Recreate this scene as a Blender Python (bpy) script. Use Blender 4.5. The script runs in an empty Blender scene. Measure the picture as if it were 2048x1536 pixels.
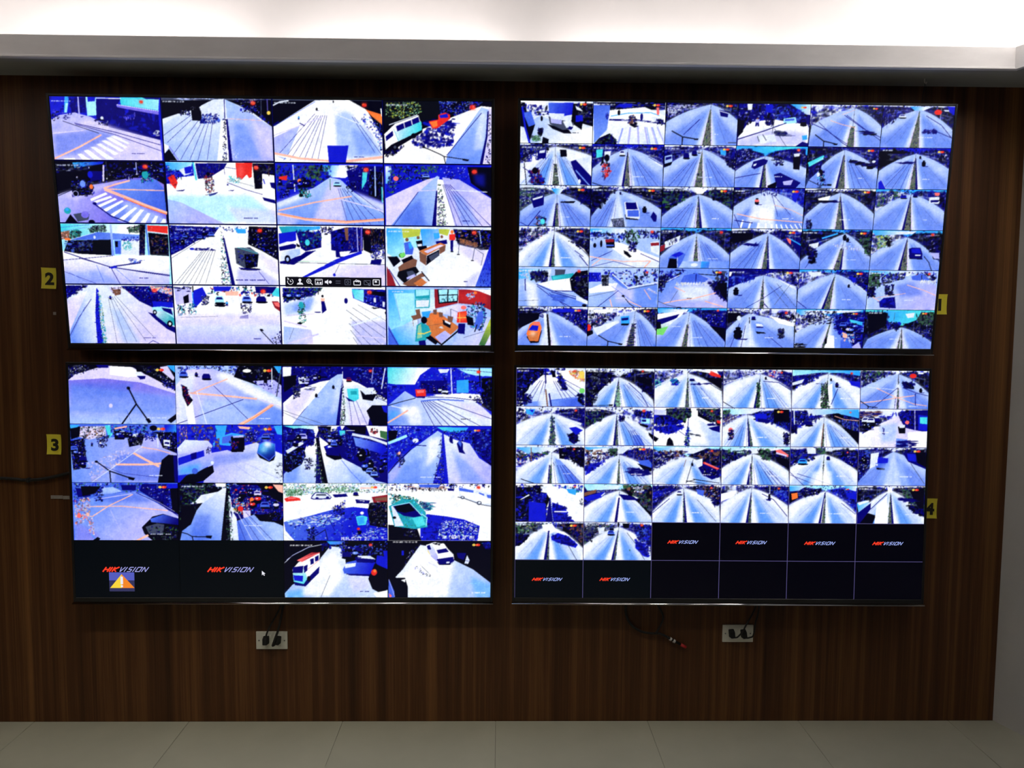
import bpy, bmesh, math
import numpy as np
from mathutils import Matrix, Vector

# ------------------------------------------------------------------ camera, world, lights, exposure
scn = bpy.context.scene
col = scn.collection
vs = scn.view_settings
scn.display_settings.display_device = 'sRGB'
vs.view_transform = 'Standard'
vs.look = 'None'
vs.exposure = 0.0
vs.gamma = 1.0
vs.use_curve_mapping = False

CAM_LOC = Vector((0.0, -3.2467, 1.6729))
YAW, PITCH, ROLL = 0.0170, 0.0771, 0.0071
fwd = Vector((math.sin(YAW) * math.cos(PITCH), math.cos(YAW) * math.cos(PITCH), -math.sin(PITCH)))
r0 = Vector((math.cos(YAW), -math.sin(YAW), 0))
u0 = r0.cross(fwd)
rt = r0 * math.cos(ROLL) + u0 * math.sin(ROLL)
up = -r0 * math.sin(ROLL) + u0 * math.cos(ROLL)
cd = bpy.data.cameras.new('camera')
cam = bpy.data.objects.new('camera', cd)
col.objects.link(cam)
cam.matrix_world = Matrix(((rt.x, up.x, -fwd.x, CAM_LOC.x), (rt.y, up.y, -fwd.y, CAM_LOC.y), (rt.z, up.z, -fwd.z, CAM_LOC.z), (0, 0, 0, 1)))
cd.sensor_width = 36.0
cd.lens = 1600 / 2048 * 36
cd.clip_start = 0.02
scn.camera = cam

world = bpy.data.worlds.new('world')
scn.world = world
world.use_nodes = True
world.node_tree.nodes['Background'].inputs[0].default_value = (0.5, 0.5, 0.52, 1)
world.node_tree.nodes['Background'].inputs[1].default_value = 0.0


def area(name, loc, aim, sx, sy, power, colour=(1, 0.95, 0.9), shape='RECTANGLE', spread=180):
    l = bpy.data.lights.new(name, 'AREA')
    l.shape = shape
    l.size = sx
    l.size_y = sy
    l.energy = power
    l.color = colour
    l.spread = math.radians(spread)
    o = bpy.data.objects.new(name, l)
    col.objects.link(o)
    o.location = loc
    o.rotation_euler = (Vector(aim) - Vector(loc)).to_track_quat('-Z', 'Y').to_euler()
    return o


WALL_TOP = 2.6227      # underside of the soffit
LIP_Y = -0.228         # front face of the cove upstand
LIP_TOP = 2.702
CEIL = 3.02            # upper ceiling
XR = 2.109             # right end of the panelled wall
SPLAY = 0.355          # the right wall opens outwards by this much per metre
XL = -3.0
YB = -6.2              # rear wall
LIP_XR = 1.909         # inner corner of the upstand on the right
COVE = 0.36

# tubes lying in the ceiling cove, back run: slightly unequal
for cx0, p in ((-2.45, 17.5), (-1.42, 17.5), (-0.40, 14.0), (0.62, 12.4), (1.56, 11.6)):
    area('cove_tube_light', (cx0, -0.125, 2.65), (cx0, -0.075, 3.0), 0.86, 0.03, p * COVE * 0.52, (1, 0.945, 0.92))
# right run, along the splayed wall
for t, p in ((0.62, 140), (1.65, 12), (2.75, 8)):
    bx, by = LIP_XR + 0.13 + SPLAY * t, LIP_Y - t
    o = area('cove_tube_light', (bx, by, 2.65), (bx + 0.05, by, 3.0), 0.03, 0.9, p * COVE, (1, 0.95, 0.92))
    o.rotation_euler.z += math.atan(SPLAY)
# left run
for t in (0.8, 1.9, 3.0):
    area('cove_tube_light', (XL + 0.12, LIP_Y - t, 2.65), (XL + 0.09, LIP_Y - t, 3.0), 0.03, 0.9, 36 * COVE, (1, 0.95, 0.92))
# recessed ceiling lamps at the back of the room, behind the camera
for lx, ly, p in ((-1.7, -1.7, 8.6), (-0.4, -1.7, 8.8), (1.0, -1.85, 1.9), (-0.9, -4.6, 2.0), (0.6, -4.6, 1.5)):
    area('ceiling_downlight', (lx, ly, CEIL - 0.01), (lx, ly, 0), 0.55, 0.10, p, (1, 0.93, 0.78), 'RECTANGLE', 98)


# ------------------------------------------------------------------ helpers
def srgb(c):
    c = np.asarray(c, float) / 255
    return tuple(np.where(c <= 0.04045, c / 12.92, ((c + 0.055) / 1.055) ** 2.4))


class NT:
    def __init__(self, name):
        self.m = bpy.data.materials.new(name)
        self.m.use_nodes = True
        self.t = self.m.node_tree
        self.b = self.t.nodes['Principled BSDF']

    def n(self, typ, **kw):
        nd = self.t.nodes.new(typ)
        for k, v in kw.items():
            if hasattr(nd, k) and not k[0].isupper():
                setattr(nd, k, v)
            else:
                nd.inputs[k].default_value = v
        return nd

    def l(self, a, b):
        self.t.links.new(a, b)

    def set(self, **kw):
        for k, v in kw.items():
            self.b.inputs[k.replace('_', ' ')].default_value = v
        return self


def noise_mat(name, c0, c1, scale=(8, 8, 8), rough=0.6, bump=0.0, spec=0.3, metallic=0.0, detail=4.0):
    k = NT(name)
    tc = k.n('ShaderNodeTexCoord')
    mp = k.n('ShaderNodeMapping')
    mp.inputs['Scale'].default_value = scale
    k.l(tc.outputs['Object'], mp.inputs['Vector'])
    nz = k.n('ShaderNodeTexNoise', Scale=1.0, Detail=detail, Roughness=0.6)
    k.l(mp.outputs[0], nz.inputs['Vector'])
    rp = k.n('ShaderNodeValToRGB')
    rp.color_ramp.elements[0].position = 0.3
    rp.color_ramp.elements[1].position = 0.7
    rp.color_ramp.elements[0].color = (*c0, 1)
    rp.color_ramp.elements[1].color = (*c1, 1)
    k.l(nz.outputs['Fac'], rp.inputs['Fac'])
    k.l(rp.outputs['Color'], k.b.inputs['Base Color'])
    k.set(Roughness=rough, Metallic=metallic)
    k.b.inputs['Specular IOR Level'].default_value = spec
    if bump:
        bp = k.n('ShaderNodeBump', Strength=bump, Distance=0.002)
        k.l(nz.outputs['Fac'], bp.inputs['Height'])
        k.l(bp.outputs[0], k.b.inputs['Normal'])
    return k.m


def veneer_mat():
    """striped dark brown wood veneer, grain running upright"""
    k = NT('wood_veneer')
    tc = k.n('ShaderNodeTexCoord')

    def nz(sx, sz, detail, rough):
        mp = k.n('ShaderNodeMapping')
        mp.inputs['Scale'].default_value = (sx, 1, sz)
        k.l(tc.outputs['Object'], mp.inputs['Vector'])
        n = k.n('ShaderNodeTexNoise', Scale=1.0, Detail=detail, Roughness=rough)
        k.l(mp.outputs[0], n.inputs['Vector'])
        return n.outputs['Fac']
    broad, mid, fine = nz(9.0, 0.08, 2, 0.5), nz(26, 0.22, 3, 0.6), nz(190, 2.5, 4, 0.65)
    a = k.n('ShaderNodeMath', operation='MULTIPLY')
    a.inputs[1].default_value = 0.42
    k.l(mid, a.inputs[0])
    b = k.n('ShaderNodeMath', operation='MULTIPLY_ADD')
    b.inputs[1].default_value = 0.36
    k.l(broad, b.inputs[0])
    k.l(a.outputs[0], b.inputs[2])
    c = k.n('ShaderNodeMath', operation='MULTIPLY_ADD')
    c.inputs[1].default_value = 0.22
    k.l(fine, c.inputs[0])
    k.l(b.outputs[0], c.inputs[2])
    rp = k.n('ShaderNodeValToRGB')
    e = rp.color_ramp.elements
    e[0].position, e[0].color = 0.34, (0.021, 0.0075, 0.003, 1)
    e[1].position, e[1].color = 0.66, (0.21, 0.094, 0.027, 1)
    m = rp.color_ramp.elements.new(0.5)
    m.color = (0.083, 0.031, 0.0098, 1)
    k.l(c.outputs[0], rp.inputs['Fac'])
    k.l(rp.outputs['Color'], k.b.inputs['Base Color'])
    bp = k.n('ShaderNodeBump', Strength=0.15, Distance=0.001)
    k.l(fine, bp.inputs['Height'])
    k.l(bp.outputs[0], k.b.inputs['Normal'])
    k.set(Roughness=0.5)
    k.b.inputs['Specular IOR Level'].default_value = 0.25
    return k.m


def glow_mat(name, rgb, strength=1.0):
    """a flat colour shown by a lit screen"""
    k = NT(name)
    c = (*srgb(rgb), 1)
    k.set(Base_Color=(0.002, 0.002, 0.003, 1), Roughness=0.35, Emission_Color=c, Emission_Strength=strength)
    k.b.inputs['Specular IOR Level'].default_value = 0.2
    k.m.cycles.emission_sampling = 'NONE'
    return k.m


def feed_mat():
    k = NT('camera_picture')
    at = k.n('ShaderNodeAttribute', attribute_name='picture')
    k.l(at.outputs['Color'], k.b.inputs['Emission Color'])
    k.set(Base_Color=(0.002, 0.002, 0.003, 1), Roughness=0.35, Emission_Strength=SCREEN)
    k.b.inputs['Specular IOR Level'].default_value = 0.2
    k.m.cycles.emission_sampling = 'NONE'
    return k.m


SCREEN = 1.08
M = dict(
    wood=veneer_mat(),
    plaster=noise_mat('grey_white_plaster', (0.56, 0.56, 0.55), (0.62, 0.62, 0.60), (3, 3, 3), 0.8, 0.05),
    ceiling=noise_mat('white_ceiling_paint', (0.70, 0.68, 0.67), (0.76, 0.73, 0.72), (2.5, 2.5, 2.5), 0.85, 0.03),
    soffit=noise_mat('soffit_grey', (0.34, 0.35, 0.35), (0.40, 0.41, 0.41), (3, 3, 3), 0.85, 0.03),  # set darker than the ceiling and the fascia
    lip=noise_mat('white_fascia_paint', (0.78, 0.77, 0.76), (0.85, 0.84, 0.83), (6, 20, 20), 0.7, 0.05),
    grout=noise_mat('grey_grout', (0.24, 0.23, 0.18), (0.30, 0.29, 0.23), (30, 30, 30), 0.9),
    tile=noise_mat('beige_floor_tile', (0.31, 0.31, 0.24), (0.37, 0.37, 0.285), (2.2, 2.2, 2.2), 0.28, 0.0, 0.45),
    black=noise_mat('black_plastic', (0.006, 0.006, 0.007), (0.011, 0.011, 0.012), (20, 20, 20), 0.38, 0.0, 0.4),
    matt=noise_mat('matt_black_plastic', (0.008, 0.008, 0.008), (0.014, 0.014, 0.014), (30, 30, 30), 0.7),
    glass=noise_mat('dark_screen_glass', (0.0015, 0.0015, 0.003), (0.003, 0.003, 0.005), (3, 3, 3), 0.3, 0.0, 0.3),
    chrome=noise_mat('polished_strip', (0.55, 0.55, 0.56), (0.65, 0.65, 0.66), (12, 12, 12), 0.1, 0.0, 0.5, 1.0),
    steel=noise_mat('grey_steel', (0.16, 0.16, 0.17), (0.22, 0.22, 0.23), (12, 12, 12), 0.4, 0.0, 0.5, 0.9),
    yellow=noise_mat('yellow_card', (0.84, 0.74, 0.05), (0.92, 0.82, 0.07), (14, 14, 14), 0.55),
    ink=noise_mat('black_ink', (0.02, 0.018, 0.012), (0.03, 0.026, 0.016), (40, 40, 40), 0.6),
    ivory=noise_mat('ivory_plastic', (0.60, 0.60, 0.53), (0.66, 0.66, 0.58), (20, 20, 20), 0.4),
    slot=noise_mat('socket_slot', (0.03, 0.03, 0.03), (0.05, 0.05, 0.05), (30, 30, 30), 0.6),
    cord=noise_mat('black_rubber_cord', (0.008, 0.008, 0.008), (0.016, 0.015, 0.014), (60, 60, 60), 0.55),
    tape=noise_mat('dull_white_tape', (0.26, 0.24, 0.22), (0.34, 0.32, 0.29), (60, 60, 60), 0.6),
    ring=noise_mat('white_ferrule', (0.60, 0.58, 0.56), (0.7, 0.68, 0.66), (60, 60, 60), 0.4),
    redcap=noise_mat('red_plug_cap', (0.42, 0.02, 0.02), (0.52, 0.03, 0.03), (60, 60, 60), 0.4),
    feed=feed_mat(),
    blank=glow_mat('blank_screen', (1, 1, 8)),
    blank2=glow_mat('blank_screen_grey', (2, 6, 12)),
    gap=glow_mat('screen_gap', (4, 6, 70)),
    gridline=glow_mat('screen_grid_line', (84, 78, 128)),
    red=glow_mat('logo_red', (250, 62, 38)),
    lav=glow_mat('logo_lavender', (158, 160, 226)),
    blue=glow_mat('logo_pale_blue', (168, 186, 255)),
    white=glow_mat('icon_white', (236, 236, 245)),
    dim=glow_mat('icon_grey', (104, 108, 128)),
    bar=glow_mat('toolbar_black', (14, 13, 22)),
    warny=glow_mat('warning_yellow', (250, 214, 62)),
    warno=glow_mat('warning_orange', (246, 136, 40)),
    warnb=glow_mat('warning_blue', (84, 92, 190)),
    warng=glow_mat('warning_slate', (52, 52, 92)),
    led=glow_mat('standby_light', (120, 130, 80)),
)


def obj(name, verts, faces, mat, parent=None, smooth=False):
    me = bpy.data.meshes.new(name)
    me.from_pydata([tuple(v) for v in verts], [], faces)
    me.materials.append(M[mat])
    me.update()
    if smooth:
        me.polygons.foreach_set('use_smooth', [True] * len(me.polygons))
    o = bpy.data.objects.new(name, me)
    col.objects.link(o)
    if parent is not None:
        o.parent = parent
    return o


def from_bm(name, bm, mat, parent=None, smooth=False):
    bmesh.ops.recalc_face_normals(bm, faces=bm.faces)
    me = bpy.data.meshes.new(name)
    bm.to_mesh(me)
    bm.free()
    me.materials.append(M[mat])
    if smooth:
        me.polygons.foreach_set('use_smooth', [True] * len(me.polygons))
    o = bpy.data.objects.new(name, me)
    col.objects.link(o)
    if parent is not None:
        o.parent = parent
    return o


def add_box(bm, x0, x1, y0, y1, z0, z1, bevel=0.0, seg=2):
    r = bmesh.ops.create_cube(bm, size=1.0)
    for v in r['verts']:
        v.co = Vector((x0 + (v.co.x + .5) * (x1 - x0), y0 + (v.co.y + .5) * (y1 - y0), z0 + (v.co.z + .5) * (z1 - z0)))
    if bevel:
        es = list({e for v in r['verts'] for e in v.link_edges})
        bmesh.ops.bevel(bm, geom=es, offset=bevel, segments=seg, affect='EDGES', profile=0.7)


def box(name, x0, x1, y0, y1, z0, z1, mat, parent=None, bevel=0.0, seg=2):
    bm = bmesh.new()
    add_box(bm, x0, x1, y0, y1, z0, z1, bevel, seg)
    return from_bm(name, bm, mat, parent)


def prism(name, pts, z0, z1, mat, parent=None):
    n = len(pts)
    v = [(x, y, z0) for x, y in pts] + [(x, y, z1) for x, y in pts]
    f = [tuple(range(n))[::-1], tuple(range(n, 2 * n))] + [(i, (i + 1) % n, n + (i + 1) % n, n + i) for i in range(n)]
    bm = bmesh.new()
    me = bpy.data.meshes.new('t')
    me.from_pydata(v, [], f)
    bm.from_mesh(me)
    bpy.data.meshes.remove(me)
    return from_bm(name, bm, mat, parent)


def struct(o):
    o['kind'] = 'structure'
    return o


def tag(o, label, cat, group=None):
    o['label'] = label
    o['category'] = cat
    if group:
        o['group'] = group
    return o


def empty(name, loc=(0, 0, 0)):
    o = bpy.data.objects.new(name, None)
    o.empty_display_size = 0.05
    o.location = loc
    col.objects.link(o)
    return o


def spline(pts, n=10):
    """Catmull-Rom through the points"""
    P = [Vector(p) for p in pts]
    P = [P[0] * 2 - P[1]] + P + [P[-1] * 2 - P[-2]]
    out = []
    for i in range(1, len(P) - 2):
        a, b, c, d = P[i - 1:i + 3]
        for k in range(n):
            t = k / n
            out.append(0.5 * (2 * b + (c - a) * t + (2 * a - 5 * b + 4 * c - d) * t * t + (3 * b - a - 3 * c + d) * t ** 3))
    return out + [P[-2]]


def tube(name, pts, rad, mat, parent=None, n=10, sides=10, radii=None):
    P = spline(pts, n) if n > 1 else [Vector(p) for p in pts]
    vs_, fs = [], []
    ref = Vector((0, 1, 0))
    for i, p in enumerate(P):
        t = (P[min(i + 1, len(P) - 1)] - P[max(i - 1, 0)]).normalized()
        a = t.cross(ref)
        a = a.normalized() if a.length > 1e-4 else t.orthogonal().normalized()
        b = t.cross(a)
        r = radii[i] if radii else rad
        for k in range(sides):
            w = 2 * math.pi * k / sides
            vs_.append(p + a * (r * math.cos(w)) + b * (r * math.sin(w)))
    for i in range(len(P) - 1):
        for k in range(sides):
            fs.append((i * sides + k, i * sides + (k + 1) % sides, (i + 1) * sides + (k + 1) % sides, (i + 1) * sides + k))
    fs.append(tuple(range(sides))[::-1])
    fs.append(tuple(range((len(P) - 1) * sides, len(P) * sides)))
    return obj(name, vs_, fs, mat, parent, True)


# ------------------------------------------------------------------ the room
w = struct(box('wall_back', XL, XR, 0.0, 0.12, 0.0, WALL_TOP, 'wood'))
struct(box('wall_back_upper', XL, XR + 0.6, 0.0, 0.12, WALL_TOP, CEIL, 'ceiling'))


def splay(y, off=0.0):
    return XR + off - SPLAY * y


struct(prism('wall_right', [(XR, 0.0), (XR + 0.15, 0.12), (splay(YB) + 0.15, YB), (splay(YB), YB)], 0.0, CEIL, 'plaster'))
struct(box('wall_left', XL - 0.12, XL, YB, 0.12, 0.0, CEIL, 'wood'))
struct(box('wall_rear', XL, splay(YB), YB - 0.12, YB, 0.0, CEIL, 'wood'))
struct(prism('ceiling', [(XL, 0.0), (XR + 0.1, 0.0), (splay(YB) + 0.1, YB), (XL, YB)], CEIL, CEIL + 0.1, 'ceiling'))
# dropped soffit round the edge, its upstand hides the cove tubes
T = 0.02
struct(prism('ceiling_soffit_back', [(XL, 0.0), (XR, 0.0), (splay(LIP_Y), LIP_Y + T), (XL, LIP_Y + T)], WALL_TOP, WALL_TOP + 0.018, 'soffit'))
lxb = LIP_XR + SPLAY * (LIP_Y - YB)
struct(prism('ceiling_soffit_right', [(LIP_XR + T, LIP_Y + T), (splay(LIP_Y + T), LIP_Y + T), (splay(YB), YB), (lxb + T, YB)], WALL_TOP, WALL_TOP + 0.018, 'soffit'))
struct(prism('ceiling_soffit_left', [(XL, LIP_Y + T), (XL + 0.25, LIP_Y + T), (XL + 0.25, YB), (XL, YB)], WALL_TOP, WALL_TOP + 0.018, 'soffit'))
struct(box('trim_1', XL + 0.25, LIP_XR + T, LIP_Y, LIP_Y + T, WALL_TOP - 0.001, LIP_TOP, 'lip', None, 0.0015, 1))
struct(prism('trim_2', [(LIP_XR, LIP_Y), (LIP_XR + T, LIP_Y), (lxb + T, YB), (lxb, YB)], WALL_TOP - 0.001, LIP_TOP, 'lip'))
struct(box('trim_3', XL + 0.25, XL + 0.25 + T, YB, LIP_Y, WALL_TOP - 0.001, LIP_TOP, 'lip', None, 0.0015, 1))
# thin bead along the lower edge of the upstand
struct(box('trim_4', XL + 0.25, LIP_XR, LIP_Y - 0.004, LIP_Y, WALL_TOP - 0.001, WALL_TOP + 0.006, 'lip', None, 0.001, 1))

fl = struct(prism('floor', [(XL, 0.0), (XR, 0.0), (splay(YB), YB), (XL, YB)], -0.06, -0.0025, 'grout'))
TILE = 0.64
bm = bmesh.new()
add_box(bm, 0.0009, TILE - 0.0009, -TILE + 0.0009, -0.0009, -0.0085, 0.0, 0.0008, 1)
bmesh.ops.recalc_face_normals(bm, faces=bm.faces)
tile_me = bpy.data.meshes.new('tile')
bm.to_mesh(tile_me)
bm.free()
tile_me.materials.append(M['tile'])
for j in range(10):
    for i in range(-5, 7):
        x, y = -0.004 + i * TILE, -j * TILE
        if x + TILE < XL or x > splay(y - TILE):
            continue
        t = bpy.data.objects.new('tile', tile_me)
        col.objects.link(t)
        t.parent = fl
        t.location = (x, y, 0)

# ------------------------------------------------------------------ the pictures on the screens
PAL = {k: np.array(v, float) / 255 for k, v in dict(
    W=(253, 254, 255), w=(226, 236, 255), c=(165, 236, 255), C=(50, 165, 255), b=(168, 196, 255), B=(108, 146, 246),
    A=(66, 100, 228), D=(16, 24, 205), N=(6, 4, 112), K=(4, 4, 22), L=(180, 182, 255), P=(218, 210, 255), V=(122, 112, 235),
    O=(255, 122, 55), o=(255, 190, 172), R=(232, 44, 40), r=(255, 112, 112), G=(56, 108, 66), g=(140, 200, 168),
    Y=(235, 205, 90), y=(186, 200, 72), T=(30, 160, 180), I=(70, 215, 232), M=(142, 28, 44), E=(122, 80, 66), e=(206, 116, 64),
    H=(62, 70, 98), F=(8, 10, 22), X=(120, 220, 110), Z=(104, 108, 104), U=(92, 152, 246)).items()}
FONT = {}
_GLYPH = ("0:0E11131519110E 1:040C040404040E 2:0E11010204081F 3:1F02040201110E 4:02060A121F0202 5:1F101E0101110E 6:0608101E11110E "
 "7:1F010204080808 8:0E11110E11110E 9:0E11110F01020C A:0E11111F111111 B:1E11111E11111E C:0E11101010110E D:1C12111111121C "
 "E:1F10101E10101F F:1F10101E101010 G:0E11101711110F H:1111111F111111 I:0E04040404040E J:0702020202120C K:11121418141211 "
 "L:1010101010101F M:111B1515111111 N:11191513111111 O:0E11111111110E P:1E11111E101010 Q:0E11111115120D R:1E11111E141211 "
 "S:0F10100E01011E T:1F040404040404 U:1111111111110E V:11111111110A04 W:1111111515150A X:11110A040A1111 Y:1111110A040404 "
 "Z:1F01020408101F -:0000001F000000 .:00000000000C0C")
for _t in _GLYPH.split():
    FONT[_t[0]] = [[(int(_t[2 + 2 * i:4 + 2 * i], 16) >> (4 - j)) & 1 for j in range(5)] for i in range(7)]
FONT['#'] = [[0] * 5, [0] * 5, [0, 1, 1, 1, 1], [0, 1, 1, 1, 0], [1, 1, 1, 1, 0], [0, 0, 1, 1, 0], [0] * 5]
FONT['%'] = [[0] * 5, [0] * 5, [1, 1, 0, 1, 0], [1, 1, 1, 1, 0], [0, 1, 1, 1, 0], [0, 1, 0, 1, 0], [0] * 5]
FONT[':'] = [[0] * 5, [0, 0, 1, 0, 0], [0] * 5, [0] * 5, [0, 0, 1, 0, 0], [0] * 5, [0] * 5]


def box_blur(a, r, n=2):
    for _ in range(n):
        for ax in (0, 1):
            p = np.pad(a, [(r + 1, r) if i == ax else (0, 0) for i in range(a.ndim)], mode='edge')
            s = np.cumsum(p, axis=ax)
            k = 2 * r + 1
            a = (np.take(s, range(k, s.shape[ax]), axis=ax) - np.take(s, range(0, s.shape[ax] - k), axis=ax)) / k
    return a


class Feed:
    """A little painter for one camera picture; x runs 0..1000 and y 0..1000 over the picture."""

    def __init__(self, w, h, seed, aspect=1.7):
        self.S = 2
        self.w, self.h = w * self.S, h * self.S
        self.a = np.zeros((self.h, self.w, 3))
        self.rng = np.random.default_rng(seed)
        self.asp = aspect

    def px(self, pts):
        return np.array([(x * self.w / 1000, y * self.h / 1000) for x, y in pts])

    def inside(self, q, xs, ys):
        m = np.zeros(np.broadcast(xs, ys).shape, bool)
        for i in range(len(q)):
            (x0, y0), (x1, y1) = q[i - 1], q[i]
            if y0 == y1:
                continue
            m ^= ((y0 > ys) != (y1 > ys)) & (xs < (x1 - x0) * (ys - y0) / (y1 - y0) + x0)
        return m

    def mask(self, q, pad=0):
        x0, y0 = np.floor(q.min(0)).astype(int) - pad
        x1, y1 = np.ceil(q.max(0)).astype(int) + 1 + pad
        x0, y0, x1, y1 = max(x0, 0), max(y0, 0), min(x1, self.w), min(y1, self.h)
        if x1 <= x0 or y1 <= y0:
            return None
        ys, xs = np.mgrid[y0:y1, x0:x1]
        return (slice(y0, y1), slice(x0, x1)), self.inside(q, xs + .5, ys + .5), xs, ys

    def put(self, sl, m, col):
        t = self.a[sl]
        m = m[..., None]
        self.a[sl] = t * (1 - m) + col * m

    def poly(self, col, pts):
        r = self.mask(self.px(pts))
        if r:
            self.put(r[0], r[1].astype(float), PAL[col])

    def soft(self, col, alpha, pts, rad=6):
        r = self.mask(self.px(pts), rad * 3)
        if r:
            self.put(r[0], box_blur(r[1].astype(float), rad) * alpha, PAL[col])

    def grad(self, c0, c1, p0, p1, pts):
        r = self.mask(self.px(pts))
        if not r:
            return
        (ax, ay), (bx, by) = self.px([p0, p1])
        d = (bx - ax) ** 2 + (by - ay) ** 2
        t = np.clip(((r[2] - ax) * (bx - ax) + (r[3] - ay) * (by - ay)) / max(d, 1e-6), 0, 1)[..., None]
        self.put(r[0], r[1].astype(float), PAL[c0] * (1 - t) + PAL[c1] * t)

    def line(self, col, w, pts, alpha=1.0):
        w = max(w * self.w / 1000 * (.62 if self.w < 300 else .85), 0.9)
        q = self.px(pts)
        for a, b in zip(q[:-1], q[1:]):
            d = b - a
            n = np.hypot(*d)
            if n < 1e-6:
                continue
            nx = np.array([-d[1], d[0]]) / n * w / 2
            e = d / n * w * .25
            r = self.mask(np.array([a + nx - e, b + nx + e, b - nx + e, a - nx - e]))
            if r:
                self.put(r[0], r[1] * alpha, PAL[col])

    def ell(self, col, c, rx, ry):
        self.poly(col, [(c[0] + rx * np.cos(t), c[1] + ry * np.sin(t)) for t in np.linspace(0, 6.283, 15)[:-1]])

    def scatter(self, cols, n, size, pts, ax=1.0, ay=1.0):
        q = self.px(pts)
        lo, hi = q.min(0), q.max(0)
        n = int(n * 2.0)
        k = self.rng.random((n * 4, 2)) * (hi - lo) + lo
        k = k[self.inside(q, k[:, 0], k[:, 1])][:n]
        m = len(k)
        rng = self.rng
        s = size * self.w / 1000 * .66
        big = rng.choice([1.0, 1.0, .55, .55, .4], m)
        st = np.exp(rng.normal(0, .38, m))
        W = s * rng.uniform(.5, 1.2, m) * ax * big * st
        H = s * rng.uniform(.5, 1.2, m) * ay * big / st
        C = rng.integers(0, len(cols), m)
        F = rng.uniform(.8, 1.05, m)
        A = rng.uniform(.5, 1.0, m)
        lum = np.array([PAL[c].mean() for c in cols])
        if lum.min() < .3:
            hot = lum[C] > .55
            W *= np.where(hot, .62, 1.3)
            H *= np.where(hot, .5, 1.3)
            A[hot] *= np.where(rng.random(hot.sum()) < .62, 0.0, .9)
        G = rng.uniform(-.7, .7, m)
        for i in range(m):
            x, y = k[i]
            w, h = W[i], H[i]
            x0, x1 = int(max(x - w / 2, 0)), int(min(x + w / 2 + 1, self.w))
            y0, y1 = int(max(y - h / 2, 0)), int(min(y + h / 2 + 1, self.h))
            if x1 > x0 and y1 > y0:
                t = self.a[y0:y1, x0:x1]
                c = PAL[cols[C[i]]] * F[i]
                if w * h < 14:
                    t += (c - t) * A[i]
                else:
                    yy = np.arange(y0, y1)[:, None] - y
                    xx = np.arange(x0, x1)[None] - x
                    e = ((xx + G[i] * yy) / (w / 2 + .1)) ** 2 + (yy / (h / 2 + .1)) ** 2
                    t += (c - t) * (np.clip(1.5 - e, 0, 1) * A[i])[..., None]

    def text(self, col, p, h, s):
        x, y = p[0] * self.w / 1000, p[1] * self.h / 1000
        u = h * self.w / 1000 / 7 * (.72 if self.w < 300 else 1)
        for ch in s.replace('_', ' '):
            gl = FONT.get(ch.upper())
            if gl:
                for i in range(7):
                    for j in range(5):
                        if gl[i][j]:
                            x0, y0 = int(round(x + j * u)), int(round(y + i * u))
                            self.a[max(y0, 0):max(0, int(np.ceil(y + (i + 1) * u))), max(x0, 0):max(0, int(np.ceil(x + (j + 1) * u)))] = PAL[col]
            x += u * 6

    def badge(self, p, kind, k=1.0):
        x, y = p
        f = self.asp
        if kind == 'r':
            self.soft('R', .3, [(x - 26 * k, y - 26 * k * f), (x + 26 * k, y - 26 * k * f), (x + 26 * k, y + 26 * k * f), (x - 26 * k, y + 26 * k * f)], 2)
            self.ell('R', p, 22 * k, 17 * k * f)
            self.scatter('rRO', 6, 14 * k, [(x - 18 * k, y - 10 * k * f), (x + 18 * k, y - 10 * k * f), (x + 18 * k, y + 10 * k * f), (x - 18 * k, y + 10 * k * f)])
        else:
            self.ell('Y' if kind == 'y' else 'W', (x - 22 * k, y), 16 * k, 13 * k * f)
            self.ell('R', (x + 16 * k, y), 24 * k, 13 * k * f)
            self.ell('O', (x + 8 * k, y), 10 * k, 8 * k * f)

    def road(self, sky, lc, rc, vp, L, R, mt, m0, m1, cracks, dark, bright):
        """A straight street seen from a lamp post: shop fronts both sides, two lanes, a planted median."""
        vx, vy = vp
        rng = self.rng
        self.poly(sky, [(0, 0), (1000, 0), (1000, 400), (0, 400)])

        def curve(P):
            c = (P[0] * .55 + vx * .45, P[1] * .28 + vy * .72)
            return [((1 - t) ** 2 * P[0] + 2 * t * (1 - t) * c[0] + t * t * vx, (1 - t) ** 2 * P[1] + 2 * t * (1 - t) * c[1] + t * t * vy)
                    for t in np.linspace(0, 1, 9)]
        cl, cr = curve(L), curve(R)
        top = min(vy * .35, 60)
        lp = [(0, top + rng.uniform(0, 40)), (vx * .45, top), (vx * .85, vy * .7), (vx, vy)] + cl[::-1] + [(0, L[1])]
        rp = [(1000, top + rng.uniform(0, 40)), (vx + (1000 - vx) * .5, top), (vx + (1000 - vx) * .12, vy * .7), (vx, vy)] + cr[::-1] + [(1000, R[1])]
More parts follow.
